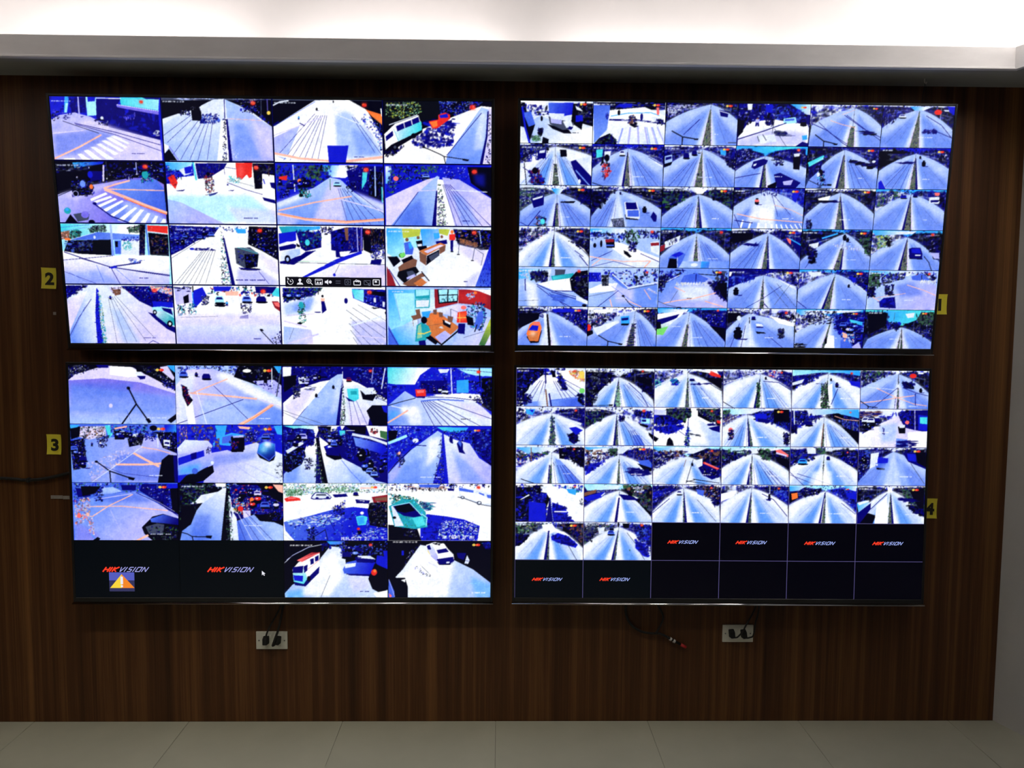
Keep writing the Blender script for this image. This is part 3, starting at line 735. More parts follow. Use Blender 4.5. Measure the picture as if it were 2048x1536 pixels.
UL30|F w;q P W 33,418 219,142 -20,282 222,84 300,25 13,813 -13,695;q B w 4,794 259,692 199,104 303,25 263,495 250,1010 -9,1012 4,794;q w P 408,297 715,788 300,25 525,100 1002,587 998,1005 332,1010;a b .7 402,415 490,414 663,987 509,988;p N -7,18 215,10 90,124 3,246;s NDKLw 60 26 -7,20 214,18 78,163 -8,246;p N 517,18 1001,16 998,379 802,381 681,274;s NDKLwrC 150 26 517,22 995,16 993,369 808,361 681,265;p o 778,15 994,46 995,173 808,81;s rwLDT 40 28 778,19 994,46 990,173 808,81;p D 800,273 996,291 998,379 808,371;p D 286,54 308,102 299,593 316,1010 256,1010 257,495;s DN 40 15 266,298 312,298 311,1000 240,1000;s GgTCw 140 15 301,122 320,180 352,1000 305,1000 295,494;f H 4 .2 377,4 443,989 536,988 630,968 714,947 793,886;l N 5 -3,883 102,555 231,244;l A 4 7,893 165,378;p P 408,39 522,26 517,159 456,183 416,101;p E 439,81 515,71 511,163 456,183;s KEw 16 19 419,43 516,42 511,159 435,160;k D 411,218 35;p N 755,460 814,489 928,667 1003,715 1001,815 925,746 811,569;p c 794,375 884,361 955,380 1006,468 1001,696 928,667 814,489;q w T 839,410 973,626 826,450 903,439 1003,567 1002,686 928,667 834,529;p N 884,380 976,403 990,511 903,433;e K 820,460 19 24;e w 820,460 9 11;e K 955,656 26 32;e w 955,656 12 15;l N 5 739,997 785,946 838,996;t N 700,887 10 #%#%#%#%_%#%#;b r 829,93
UL31|F W;q L P 14,94 160,289 8,26 169,34 173,289 17,334;h NKw 24 24 12,20 169,24 166,112 14,94;p K 89,195 141,148 141,289 94,313;p D 187,92 276,29 312,169 201,377 168,372;l C 9 177,112 182,358;l K 13 186,14 186,112;s CDKTwLRN 120 28 311,23 1045,14 1044,161 613,176 329,140;p D 377,16 552,14 528,89 385,100;p I 924,45 1045,24 1043,201 932,163;p N 771,7 979,15 933,123 779,125;p o 484,99 615,97 608,166 493,167;c c 430,247 87 76;c B 688,234 87 65;c N 825,233 97 61;p M 924,261 984,260 1042,398 1040,487 949,370;p r 940,281 984,276 1026,379 960,340;s KNHw 50 19 263,170 328,169 323,327 257,327;s KNTwL 50 19 28,330 105,319 98,516 32,517;s KNTwL 50 19 127,309 209,318 202,496 131,496;u C N 499,305 48;p K 378,326 488,329 476,360 388,357;s KNwL 70 19 626,294 730,293 731,461 637,481;p N 616,521 697,491 696,556 615,557;q w L 380,603 368,982 7,586 1038,577 1033,1001 1,1009;a P .7 11,488 1034,478 1030,677 4,686;l H 3 53,546 405,523;l K 9 801,748 922,988;p K 796,734 823,734 837,768 811,774;s KNL 70 15 913,897 995,757 1037,736 1033,993 933,988;t N 736,895 10 #%#%#%#%;b r 846,95 1.1
UL32|F W;p N 23,34 408,23 317,158 34,270;s NDKwCGL 170 26 23,34 408,29 317,168 33,280;a b .9 27,319 317,168 290,416 45,497;a B .7 126,318 317,178 268,396 113,437;q D N 738,75 957,349 678,36 1010,52 1012,398 846,315 692,198;s NDKAw 90 24 678,40 1004,56 1006,369 846,301 703,194;q I c 683,75 792,232 678,46 794,54 791,262 703,203;p K 849,74 998,92 998,171 848,133;l w 8 678,26 676,174;p w 886,192 909,191 908,270 885,261;p w 969,250 991,260 990,349 970,339;q b P 63,676 279,955 21,687 283,744 301,995 11,1007;a L .8 664,591 1010,588 1005,1000 725,1002;a W .8 267,475 599,512 591,993 323,995;l H 4 656,741 764,991;l H 4 647,631 843,995;l H 4 660,531 949,994;l H 4 623,402 1006,899;l H 4 684,362 1008,748;l H 4 682,871 725,996;l H 3 735,312 1007,588;s GTKgwI 90 22 159,357 194,258 226,297 233,615 174,655;e T 195,318 24 32;e K 175,635 24 11;p o 383,201 421,201 417,280 387,280;p N 386,256 417,256 436,404 391,464;e N 350,441 32 6;e K 400,167 11 13;e N 622,244 17 28;h K 6 22 879,350 934,359 934,379 878,374;p K 989,429 1011,418 1011,478 994,468;l P 17 26,597 240,695;l P 10 56,501 322,469;l P 17 56,987 349,818;l w 17 663,671 955,509;l P 13 716,841 1001,889;l H 3 117,716 69,916;j NAB 6 65 44,83 319,70 273,159 52,201;b r 847,97
UL33|F b;q C c 37,71 267,566 18,48 282,45 278,545 142,737 63,778 18,668;p c 70,110 265,104 269,530 132,591;l B 4 79,110 132,587;q c w 282,69 458,384 276,41 465,39 469,384 278,545;p T 271,45 417,39 417,196 275,203;p c 282,49 410,47 406,138 283,158;p T 272,211 417,202 411,355 274,362;p w 283,227 409,218 402,335 282,346;p M 458,35 1006,41 1007,395 894,304 682,272 464,368;a R .5 515,46 961,61 962,299 693,242 492,304;p W 727,20 1006,41 1001,140 883,62;p K 488,35 691,32 682,252 498,284;p c 498,42 584,39 582,125 504,129;p c 596,39 682,38 678,120 593,124;p c 504,145 582,140 579,244 509,260;p c 593,140 677,135 673,231 590,243;v TK 10 13 515,185 649,163 648,243 514,254;s wLCb 26 22 755,113 844,78 850,171 777,206;e O 850,92 17 13;l w 5 688,44 684,342;q w P 514,344 681,462 463,388 682,286 743,311 681,582 603,472 491,448;q w C 289,565 84,969 19,748 143,667 289,529 320,1007 106,1009;p A 13,658 119,1009 11,1010;l N 5 15,708 106,1005;q b P 760,581 962,962 726,561 1001,499 1005,1002 624,1005;l H 4 737,863 962,740;p e 385,455 491,424 698,682 517,966 422,835 378,625;a O .5 402,464 491,444 625,622 445,624;p L 461,855 557,743 624,833 517,962;l F 17 698,686 681,752 524,990 411,835;l E 4 400,664 580,603;p E 274,390 318,375 325,529 298,549;p E 445,384 480,380 482,464 449,468;p E 500,427 538,433 538,515 502,507;p E 583,487 639,506 627,606 586,587;p E 232,496 323,461 336,529 256,570;l E 5 250,566 255,666;l E 5 300,565 300,645;p C 335,425 424,404 401,524 345,525;p T 286,655 334,601 400,664 428,789 365,936 269,937;p g 300,665 328,625 337,866 287,887;l Y 13 296,796 355,801 420,755;e K 358,565 30 35;p N 303,927 367,910 376,1011 308,1012;p K 371,866 422,835 489,946 466,990 399,906;p K 535,553 616,622 609,703 541,639;p w 558,563 614,612 608,643 558,599;h w 4 22 512,673 546,673 546,703 512,704;p R 681,426 766,401 776,605 670,606;a O .7 693,442 760,431 760,561 692,562;e r 738,345 28 19;l Y 9 679,522 769,517;l Y 6 698,432 701,602;p N 687,622 754,621 746,802 681,793;s ATNKCI 150 26 760,351 850,241 928,260 956,499 906,761 782,661;p A 878,420 923,399 928,559 872,721 838,661;p K 760,481 827,520 838,661 776,641;l K 11 866,640 844,761;q y G 985,619 917,983 993,539 1007,529 1002,780 940,1007 883,993;l H 4 614,372 614,522;l H 4 614,372 681,422;t w 54,71 9 10-26-2023_THU
LL00|F K;s KNHLw 80 29 2,6 198,3 184,172 10,234;p P -4,268 65,168 262,58 382,20 600,37 1008,429 1007,528 673,294 325,229 9,279;p W 393,20 589,37 718,184 565,206 391,169;q V b 499,247 488,998 -2,268 325,229 673,294 1009,484 1006,1001 -6,1012;a A .5 19,303 607,315 560,534 36,581;a B .6 19,343 998,528 994,849 11,780;p N 261,-2 377,-3 380,50 284,57;s NKLw 40 25 8,26 175,63 168,142 21,214;p K 589,-3 1015,-5 1010,429 870,255 718,158 643,66;s KNwH 60 27 611,17 829,13 1000,329 881,231;p P 859,33 930,12 993,210 981,260 882,116;p C 922,-4 1015,-5 1011,140 960,71;p w 626,136 675,111 723,204 673,238;p N 641,185 723,184 717,234 673,244;p K 627,16 698,35 708,114 642,115;s KDwLN 70 20 870,251 936,250 1009,329 1008,429 890,354;l K 16 559,385 629,657 488,1002;l K 16 629,657 728,916;p K 711,916 744,895 767,961 740,986;e K 559,391 17 16;e P 389,688 18 20;l A 3 462,885 479,998;l A 3 530,744 581,977;l A 3 540,774 550,854;p K 916,930 1003,818 1002,909 949,979;t w 731,880 11 #%#_#%#%_%#%#_#%#%#;t H 197,73 10 THU_12:12;b y 856,82
LL01|F b;s NDKwLA 130 27 21,-6 641,-9 551,191 244,67 45,259;q P B 99,328 921,959 6,349 115,73 343,55 540,162 1028,696 1026,998 6,1009;a W .9 442,103 551,152 814,418 1028,625 1027,756 757,559 375,174;a w .8 11,369 112,128 189,127 103,1008 14,1009;a b .7 261,565 812,598 699,981 202,987;a B .6 591,621 922,717 1020,978 810,980;p K 597,-9 1038,-15 1034,565 814,354 551,191;s KNHwL 90 27 586,2 1026,15 1023,515 814,318 595,201;e W 675,86 40 16;p L 727,259 926,232 1030,375 1028,575 836,407;s wLN 30 25 738,259 925,240 1024,385 1017,555 847,397;p C 927,0 1038,-1 1037,164 971,115;l w 9 910,46 908,406;l H 13 995,65 951,516;p K 833,97 866,97 864,297 831,287;l o 13 163,466 329,344 490,226;l o 19 141,467 438,507 763,559;l o 33 588,1013 744,860 912,653;l O 6 610,1018 911,677;l P 11 790,568 1028,716;l N 4 362,344 677,901;l N 6 9,993 314,785 636,570;p W 80,527 152,526 185,1011 113,1012;l w 9 202,446 290,1010;p K 61,328 110,367 119,487 164,586 111,697 66,508;s KNM 30 27 55,318 115,387 130,507 151,606 106,677;c N 293,189 78 58;k N 200,157 45;c A 79,153 74 58;t w 777,880 11 #%#%#%_%#%#%;b y 866,81
LL02|F N;s NKwLDb 120 29 15,15 614,6 502,127 368,250 169,293 18,435;p W 15,15 95,14 90,164 14,179;p K 20,179 142,149 137,313 24,445;p w 158,193 247,171 257,281 169,303;s NKDL 60 27 159,53 369,39 357,210 202,192;p N 658,9 1009,10 1014,381 724,295;s NKDLwA 110 27 636,25 1003,30 1008,361 724,285;p W 14,626 168,383 368,260 480,224 199,764 92,1007 11,1008;a P .8 22,676 201,392 323,371 121,916;q b B 367,611 476,993 468,208 530,137 582,126 556,508 519,1003 92,1007 323,511;a w .6 524,227 568,227 533,710 455,832;p W 582,206 657,235 724,275 1008,563 1011,663 857,661 811,999 599,1002 590,508;q w P 723,506 677,991 601,347 724,305 1008,583 1008,664 857,661 817,999 610,1002;p w 577,367 601,367 644,1001 549,1002;s GYgKH 90 16 562,337 586,337 605,1002 552,1002;p N 560,367 572,367 543,1002 512,1003;f N 4 .25 613,206 666,1001 744,1000 811,999;l N 4 902,524 1002,603;p K 803,751 857,655 1014,653 1013,997 862,999;p D 946,664 1011,659 1011,795 969,765;l L 7 869,18 852,273;l w 12 981,30 947,372;l w 6 580,86 577,347;p I 618,377 726,371 732,546 690,591 632,547;p T 651,416 713,415 712,476 657,477;p N 601,507 640,547 690,591 634,588;p w 766,364 869,353 904,447 796,475;p K 744,395 793,475 904,459 863,581 768,556;s KNL 30 22 835,384 1003,422 1002,563 880,564;c M 637,222 47 40;k K 490,352 36;k K 328,495 38;s KNH 50 22 102,334 179,332 167,513 112,554;h HL 14 27 224,372 312,351 312,411 234,416;l H 4 13,786 143,896 298,1005;l H 4 13,752 199,865 387,978;j KNL 7 51 158,193 413,129 346,270 180,312;b r 842,72 .7
LL03|F D;q I W 14,40 260,257 5,12 417,9 316,135 266,297 8,301;s DNCwLAb 230 29 394,24 1000,4 1002,459 282,468 305,176;p N 316,236 574,222 574,454 327,458;s NKDoL 70 20 316,276 596,262 597,454 327,458;p c 663,20 1000,8 1001,149 843,138 753,99;p w 484,32 596,31 574,91 506,102;p C 664,221 776,209 777,431 664,433;p K 900,187 1001,166 1003,753 901,663;s KDNH 60 29 776,229 1001,206 997,732 879,633;l w 12 607,20 619,450;l K 12 879,2 887,329;l N 4 663,30 1001,85;p D 5,281 182,318 70,471 9,506;s DNAL 40 25 8,291 193,338 70,501 14,522;q B w 35,987 507,536 7,660 170,409 271,519 383,497 732,442 901,663 1003,824 1004,1013 9,1024;a B .7 14,663 148,561 148,702 13,744;p W 439,466 732,442 884,460 915,612 732,543 507,516;a P .7 619,575 912,652 1004,854 902,896;a W 1.0 125,682 282,660 294,781 148,824;a W .8 181,722 316,700 339,984 215,985;a C .5 13,744 125,743 80,905 13,906;l o 18 8,951 103,848 198,738;l w 10 41,663 198,726;f N 6 .25 282,438 451,1003 530,1012 603,1011 682,1010 778,1009 891,998 998,875;s KNL 30 22 765,492 889,491 912,632 822,572;p N 266,458 372,457 361,528 282,523;p R 269,382 366,376 372,493 277,499;p r 282,398 355,393 350,437 288,442;l K 7 9,659 137,591 271,529;l A 13 327,579 507,546 732,570;l N 6 372,507 619,514 901,571;t K 704,868 12 #%#%#_#_#;j KNw 8 45 372,336 574,353 574,434 383,437;t w 868,866 12 #%#%#%#%;b r 871,77 .8
LL10|F A;q B L 42,540 698,736 -14,300 683,173 1009,330 1003,1017 -15,1023;a A .6 415,537 921,452 915,977 408,980;p P 83,49 334,36 337,216 178,268 48,209;s PYKHwgE 130 25 72,49 334,40 332,216 178,268 48,219;p K -1,30 100,49 86,219 5,270;p C -4,20 95,19 72,59 6,80;p I 327,26 384,26 400,176 364,246;s DCKwNoT 130 29 367,26 718,22 693,223 397,266;p K 410,115 530,134 506,265 419,266;l o 18 421,79 531,44;q D C 904,30 1002,129 883,10 1009,9 1007,190 902,181;e K 783,67 36 27;p K 804,131 1007,139 1007,502 867,402;s KNDwL 90 25 804,131 1004,139 1003,492 867,392;s NDLwK 50 22 684,113 815,131 791,292 704,273;s LP 90 29 150,660 482,436 614,435 322,840 179,921;h L 30 33 190,901 323,779 233,982 178,982;p K 537,244 661,153 693,213 672,344 551,391;p w 573,174 639,163 638,213 578,218;s KNwLH 50 22 540,214 683,163 670,354 554,375;p K -3,290 126,248 143,539 107,751 19,791;s KNDLPw 140 25 1,280 135,248 143,539 107,751 19,791;s KNLw 60 22 244,237 365,196 329,397 263,398;u N K 202,348 40;u w N 281,337 38;l o 22 423,692 643,692 853,670;l o 25 591,495 699,605 824,719;l o 10 669,394 811,433 937,496;p K 918,519 1000,532 1003,1017 810,1010 853,614;p N 964,532 1000,542 1001,997 970,997;l K 13 238,639 361,803 369,1021;l K 13 361,803 541,915;p K 533,895 598,919 584,963 535,943;e K 238,643 16 11;l N 3 281,699 476,839 806,907;p w 874,261 937,271 935,381 878,362;p N 885,301 928,307 928,341 887,336;l w 6 177,1012 412,718 680,374;l w 9 820,171 823,392;t w 214,57 15 #%#%#;j KNA 8 67 8,320 123,299 116,700 18,721;j KNAw 8 62 388,136 705,132 682,213 419,236;t w 734,865 12 #%#%_%#%#%#%;b y 854,81
LL11|F D;s DCNAEHB 200 38 12,19 1020,8 1018,301 741,303 341,428 10,431;v EoVH 40 22 14,29 102,28 99,289 22,310;p C 367,15 477,14 454,205 376,246;v LbN 50 16 146,47 389,45 376,246 155,269;p o 577,23 698,42 687,82 599,67;p C 920,19 1026,8 1025,179 952,160;s KNLw 50 25 654,102 764,101 752,283 663,284;q L w 362,529 859,829 329,485 529,416 752,303 1022,523 1019,1011 241,1016;f L 6 .3 253,328 357,1005 579,1004 802,1002 970,930;a A .4 340,529 751,445 750,566 338,731;s wH 40 29 915,727 1022,523 1019,991 947,991;p K 8,1017 82,875 338,695 348,812 247,965 125,1017;p C 342,327 364,287 352,408;q w L 144,289 196,530 4,411 78,265 298,277 339,368 321,418 6,522;q L B 141,490 137,854 6,516 321,412 344,661 171,838 7,871;p D 10,576 255,439 260,540 13,703;p N 130,501 186,470 185,581 135,602;p L 263,429 319,412 323,509 268,530;v NKw 14 13 275,398 325,398 324,489 279,499;a C .6 28,734 228,672 182,814 27,855;e A 166,797 29 29;e w 333,655 16 16;p C 404,216 520,140 644,179 634,405 518,457 403,337;p A 431,216 531,168 530,305 430,326;p K 514,205 640,193 640,426 518,463;s NKMDr 40 22 497,285 586,285 585,406 501,407;p L 531,194 631,179 636,214 536,225;p D 397,347 518,366 518,463 408,387;p K 507,427 634,426 628,466 518,471;p K 756,485 872,616 933,524 916,605 871,636 783,566;p A 779,323 841,278 931,322 933,524 872,622 756,485;q C N 807,323 872,606 785,343 841,292 924,332 928,504 872,606 762,465;a W 1.0 824,292 891,292 890,383 823,383;a c .8 795,384 851,383 850,464 795,465;c A 841,201 78 45;t w 708,907 12 #%#_#_#%#%#_#%;b y 864,76
LL12|F N;q I W 53,28 320,156 9,14 365,10 319,207 186,101;p N 14,79 164,53 298,76 314,207 196,309 28,483;s NDKAL 120 29 14,79 298,76 308,207 196,309 23,483;p W 354,14 599,8 565,93 454,114;p K 337,19 467,23 459,139 353,146;s KNDHC 90 27 343,25 610,93 677,153 453,236 353,196;p D 521,33 554,12 587,194 543,215;p I 543,93 599,93 598,194 554,205;p N 610,153 1013,261 1012,750 899,934 743,690 698,426 408,257;s NDKLwAb 260 27 364,166 610,133 1007,271 1006,739 899,914 743,680 698,426 408,246;l w 29 671,157 833,212 1007,322;q B D 699,233 945,434 677,203 945,312 1007,413 956,495 699,355;p K 599,8 802,20 791,156 699,136;l w 7 610,93 688,92;p W 798,6 1011,17 1002,251 833,181;s MrKw 30 25 845,50 918,49 912,140 850,141;p G 929,89 1007,109 1002,251 934,201;q W b 296,420 159,929 235,329 333,201 319,724 313,1009 5,1011 13,838 195,532;a B .8 26,828 172,624 137,970 12,1007;q W b 452,418 720,884 351,200 436,317 564,560 742,721 888,949 1012,1005 433,1009 368,521;a B .5 608,722 776,884 832,986 674,987;p K 317,217 344,217 433,1009 377,1009;s GgyHKw 110 16 313,318 350,318 394,1005 302,1005;p K 11,513 202,340 220,522 183,674 54,818 10,777;s NDLKA 70 27 17,503 207,350 217,522 183,664 48,807;p w 32,442 197,265 202,323 50,493;p N 219,258 297,217 302,339 229,360;s NKDL 30 22 219,248 303,207 296,349 229,360;s KNwL 50 22 201,542 273,562 289,724 216,766;p K 407,480 542,478 569,580 496,601 418,530;p N 394,368 470,307 536,418 544,529 424,510;p D 408,368 466,327 497,377 419,408;p w 430,362 464,347 469,378 436,388;s KNLD 50 22 598,417 665,416 681,589 620,559;l A 6 563,600 652,803 759,1003;j NAKDB 14 94 710,436 990,475 990,719 899,883 765,700;j NAKL 7 67 375,186 654,193 699,396 497,337;j NKL 4 78 30,200 197,198 185,299 51,381;t w 798,945 10 #%#%#
LL13|F D;s DNCAwB 230 31 11,17 507,26 429,155 226,330 10,648;v wLb 12 16 13,17 339,24 282,147 58,149;p K 11,88 103,87 80,270 13,291;l c 31 15,302 103,240 183,178;q I C 507,43 733,101 474,23 778,30 733,122 553,103;s NDKALw 110 25 530,83 823,80 824,243 666,285 575,225;p N 801,151 902,59 1002,48 1004,701 910,559 836,406;s NDAKD 130 27 756,81 999,58 1001,671 904,538 824,386;q b B 226,473 170,984 483,88 526,134 514,511 435,1013 9,1015 10,821 226,422;a W .8 395,227 508,185 485,511 373,716;a B .7 147,718 316,553 305,983 124,984;a L .8 10,821 170,555 79,923 12,985;q w L 598,306 905,815 541,144 643,235 790,304 881,553 1004,695 1006,1009 582,1012;a B .6 621,408 757,611 939,979 712,980;s LwNHK 100 16 508,175 536,174 548,1002 441,1003;p D 528,185 544,185 590,1012 554,1012;p N 666,306 694,240 725,305 725,407 750,484 689,458;p A 675,285 694,248 713,305 705,366;e N 611,235 18 33;p N 604,245 626,245 632,310 609,296;s KNELDA 60 22 89,474 131,423 175,616 113,728;e o 116,474 13 16;e w 271,258 29 22;l N 9 204,330 373,345;l N 8 271,269 226,371;l K 7 10,821 91,637 226,411;t w 316,876 11 #%#%#%_%#%#%_%#_#%#%#;t w 58,17 10 10-26-2023_THU_12:12;b y 860,80 .8
LL20|F A;s DNCAGw 170 31 11,21 705,16 615,175 318,146 162,268 13,360;p N 33,97 165,117 174,238 53,259;p b 297,96 385,75 472,155 361,197 229,217;p N 462,44 605,43 604,134 472,135;q B L 137,481 460,1010 9,391 273,207 604,159 1010,570 1008,1019 10,1020;a A .6 273,197 604,165 756,337 535,338 249,339;a V .5 24,685 241,888 217,1010 19,1010;p N 661,23 1016,27 1013,570 909,482 746,266 637,144;s NDKwLA 100 27 628,33 1014,41 1008,539 909,468 746,245;p K 925,82 1015,81 1013,559 942,478;p D 892,21 1014,21 1008,92 903,102;s LPEwVro 150 25 21,310 163,248 170,481 194,725 196,918 142,888 134,644 23,766;e r 59,573 20 25;e o 141,552 16 20;s DNKA 50 22 209,96 286,96 282,318 211,319;p K 83,67 275,65 207,197 97,238;l o 11 160,416 468,409 898,482;l o 11 179,593 347,399 570,206;l P 7 272,278 559,195;l L 7 357,480 493,1010;l N 6 604,175 800,336 1002,580;l w 4 637,185 811,336 964,498;p K 649,775 753,585 853,540 1013,625 1008,1019 758,1019 672,887;q A N 797,560 928,764 730,626 853,548 1013,625 1008,733 862,703 741,683;p H 684,764 796,703 862,723 849,886 716,887;s HKGN 50 22 684,744 994,763 1003,999 770,999;l o 22 570,1030 704,911;p K 173,1010 229,939 253,969 239,1000;l C 6 164,888 206,969;t w 727,878 12 #%#%#_#%#%#%__#%#%#;b y 853,78
LL21|F K;s KNGHg 170 25 25,27 357,29 323,90 244,253 155,274 24,152;s CDbw 40 22 313,13 579,11 556,89 379,90;p W 357,12 457,12 451,69 368,69;q B w 216,845 422,191 429,93 473,85 451,476 414,1025 8,1025 33,825 117,722 175,477 243,324;a A .5 163,579 308,538 281,1009 103,1009;p w 222,212 389,150 243,345 82,386 166,314;s KNG 80 27 23,234 166,274 175,457 108,539 18,682;p K 21,396 132,396 173,477 119,539 96,600 123,681 72,784 21,845;p w 478,211 516,272 571,1025 493,1025;s GgKH 90 16 465,109 483,109 526,1021 446,1021;p K 461,85 477,85 432,1025 399,1025;p N 490,32 1025,35 1021,679 955,484 753,567 509,415;s NDKLwPRCA 240 27 490,32 1014,45 1010,638 955,495 753,557 509,415;p K 757,36 1025,35 1023,372 856,229;p o 902,25 1019,35 1018,188 957,147;s wrPRCY 70 27 522,262 666,271 686,618 519,558;p N 497,496 619,557 619,639 508,599;p P 614,476 687,475 686,618 619,623;e R 592,445 27 27;e O 702,302 20 31;p D 688,353 777,373 765,455 687,434;s KNDL 80 25 732,434 967,392 976,617 864,690 731,577;p K 725,536 865,567 909,679 775,649;q A b 571,967 853,720 518,680 720,547 775,659 909,679 1020,761 1019,1024 560,1025;f N 4 .4 467,170 638,1020 772,1020 906,1020;f w 6 .4 467,170 705,1020 850,1020;p w 509,476 552,598 571,1025 520,1025;l K 10 21,855 82,886 126,931 138,1025;l K 10 126,931 265,937;p K 257,914 317,914 306,967 257,951;t w 30,55 11 10-26-2023_THU_12:12:31;j NAPKR 12 78 501,68 801,87 978,433 754,475 533,272;t w 624,725 12 #%#_#%#%#%#_#%#%#;b y 863,77
LL22|F W;s gGwcbH 330 25 8,8 1007,2 1007,162 494,165 12,229;s Gg 70 27 13,106 192,105 191,207 24,229;s Gg 70 27 304,84 719,61 708,143 315,166;p w 725,21 933,29 927,111 730,92;l o 13 741,82 899,81;p W 7,239 1009,234 1009,470 493,497 7,669;p R 10,270 79,228 158,259 171,299 29,323;p r 46,249 113,240 124,269 51,278;p N 264,268 275,217 309,156 421,165 466,247 449,278 292,285;p w 272,248 315,166 416,176 460,243 443,259 292,268;p H 320,186 410,190 415,216 315,217;e N 326,260 16 11;e N 426,247 16 11;p N 472,196 606,181 620,230 494,247;c N 696,184 49 33;p M 848,235 1007,193 1009,378 932,399 865,327;p E 876,255 995,234 994,296 887,302;p w 899,317 944,327 932,388 904,378;p N 690,277 831,296 822,352 701,344;h W 4 18 718,287 808,296 808,327 718,324;q A D 156,596 604,965 4,675 268,559 493,448 673,410 1009,470 1008,1006 108,1007 20,823;s DNCwcAB 240 31 15,679 268,565 493,462 1005,480 1005,986 109,987 25,822;h wcWb 90 29 32,638 448,534 605,574 379,760 65,720;h wcW 40 22 807,759 999,758 999,975 604,965;p K 831,337 1007,316 1008,779 830,728 808,471;s KNHwo 90 25 820,337 1006,326 1005,758 830,718;s NKDw 70 25 476,411 595,297 594,533 493,575;p I 695,578 757,557 808,584 791,718 717,743;p C 706,595 774,578 779,697 723,718;e W 755,516 18 15;p D 683,739 796,718 790,862 672,862;e R 720,790 16 12;p K 706,821 751,821 745,883 717,883;l K 7 260,966 402,805 423,990;l N 6 379,760 431,595 492,821;s KN 40 22 222,801 289,760 300,987 232,987;e w 250,771 11 11;l w 18 6,884 86,1007;t W 553,935 29 MUN.EXIT_2;b y 871,67 .8
LL23|F W;s DCwKNb 110 27 9,2 996,-4 997,64 622,81 396,78 9,131;h EwPo 40 33 147,38 577,36 577,108 170,100;v K 26 11 215,69 554,67 554,128 226,130;p A 299,13 509,12 497,67 316,68;s TIGKw 140 27 9,162 249,243 430,396 396,479 260,315 34,347;h NTL 40 33 271,305 441,324 441,448 373,469;p D 384,530 577,571 737,622 891,735 869,995 317,995 317,778;s DNND 120 38 384,541 885,736 869,984 328,985;s WwcD 200 20 509,613 873,673 869,984 487,964;p K 9,717 282,758 328,995 8,996;s KHNw 40 20 147,779 282,778 282,923 169,923;p T 13,398 147,264 254,280 367,489 387,757 271,789 67,748;s TIGC 80 27 23,388 147,274 249,294 362,489 379,737 271,768 73,738;p w 36,388 62,392 158,737 73,748;p N 54,392 215,336 330,562 254,589 158,562 90,490;p K 68,398 209,346 271,469 169,511 96,480;l c 9 54,388 215,332 330,555;l c 11 333,531 382,592 373,737;p I 237,593 339,572 368,716 282,758;e K 67,593 18 13;p N 577,81 645,87 639,128 582,122;p w 684,56 826,100 940,137 1003,177 1004,388 918,374 724,245 690,220;p A 688,66 829,117 829,158 692,122;p A 881,147 931,178 931,233 883,211;p A 955,188 1003,198 1003,256 963,244;p W 696,134 878,168 997,270 998,353 907,333 724,220;l H 9 679,233 724,245 907,363 1004,392;e H 724,241 20 16;e w 724,237 10 8;e H 884,335 25 20;e w 886,331 13 10;t W 527,906 26 IN_FRONT_OF_MU;t W 328,913 16 #;b r 877,65 .8
LL32|F K;q w b 445,172 261,918 4,927 81,772 263,606 357,296 445,100 541,114 591,296 602,590 811,591 850,836 1007,857 1007,1014 10,1010;a W .9 354,337 490,172 579,607 442,981 148,959;a C .5 13,896 182,855 182,1001 18,1000;a P .5 601,628 805,628 828,836 668,919;l w 6 7,389 84,259 243,114 367,69;l L 4 28,337 107,234 254,100;s NDKC 40 25 344,48 536,27 445,131 366,172;s NDKCAb 130 27 446,11 1006,10 1008,275 885,296 716,275 547,172;q C A 423,17 558,89 412,7 581,11 536,69 446,69;p F 604,7 807,11 784,68 626,58;s NDLwA 70 25 536,89 773,89 750,275 546,275;p N 82,627 183,735 342,451 336,565 205,803 104,782;p W 81,503 140,379 346,213 340,445 220,669 189,762 93,720;q W I 151,420 149,772 83,503 190,441 223,669 189,762 93,720;q r M 151,337 321,213 123,348 265,209 353,203 174,375;l r 9 140,348 343,213;p N 253,327 289,304 289,399 256,424;p N 298,288 334,255 334,341 301,372;p N 190,451 228,420 225,523 193,569;p N 83,465 187,441 179,569 83,569;p D 88,606 184,617 178,720 99,699;l r 4 229,503 341,337;e K 238,669 18 27;p N 566,513 602,576 862,582 873,628 624,607;q A D 602,420 828,566 566,507 602,383 704,337 880,379 868,591 579,578;p w 580,410 693,389 687,451 591,482;p w 708,267 829,263 883,325 718,333;p N 682,296 885,327 863,389 704,379;p D 897,255 1005,286 1007,566 942,503 885,389;p K 874,400 1007,504 1007,857 918,915 850,847 811,670;p D 954,172 1006,172 1005,296 965,275;e R 868,555 29 31;e O 876,528 15 16;p W 861,920 1005,868 1005,1014 895,1013;l H 4 443,607 351,1001;t N 731,877 13 #%#_#%#%;j ANB 5 89 558,131 750,130 738,255 580,255;t W 58,73 11 10-26-2023_THU_12:12:37;b r 835,73 .7
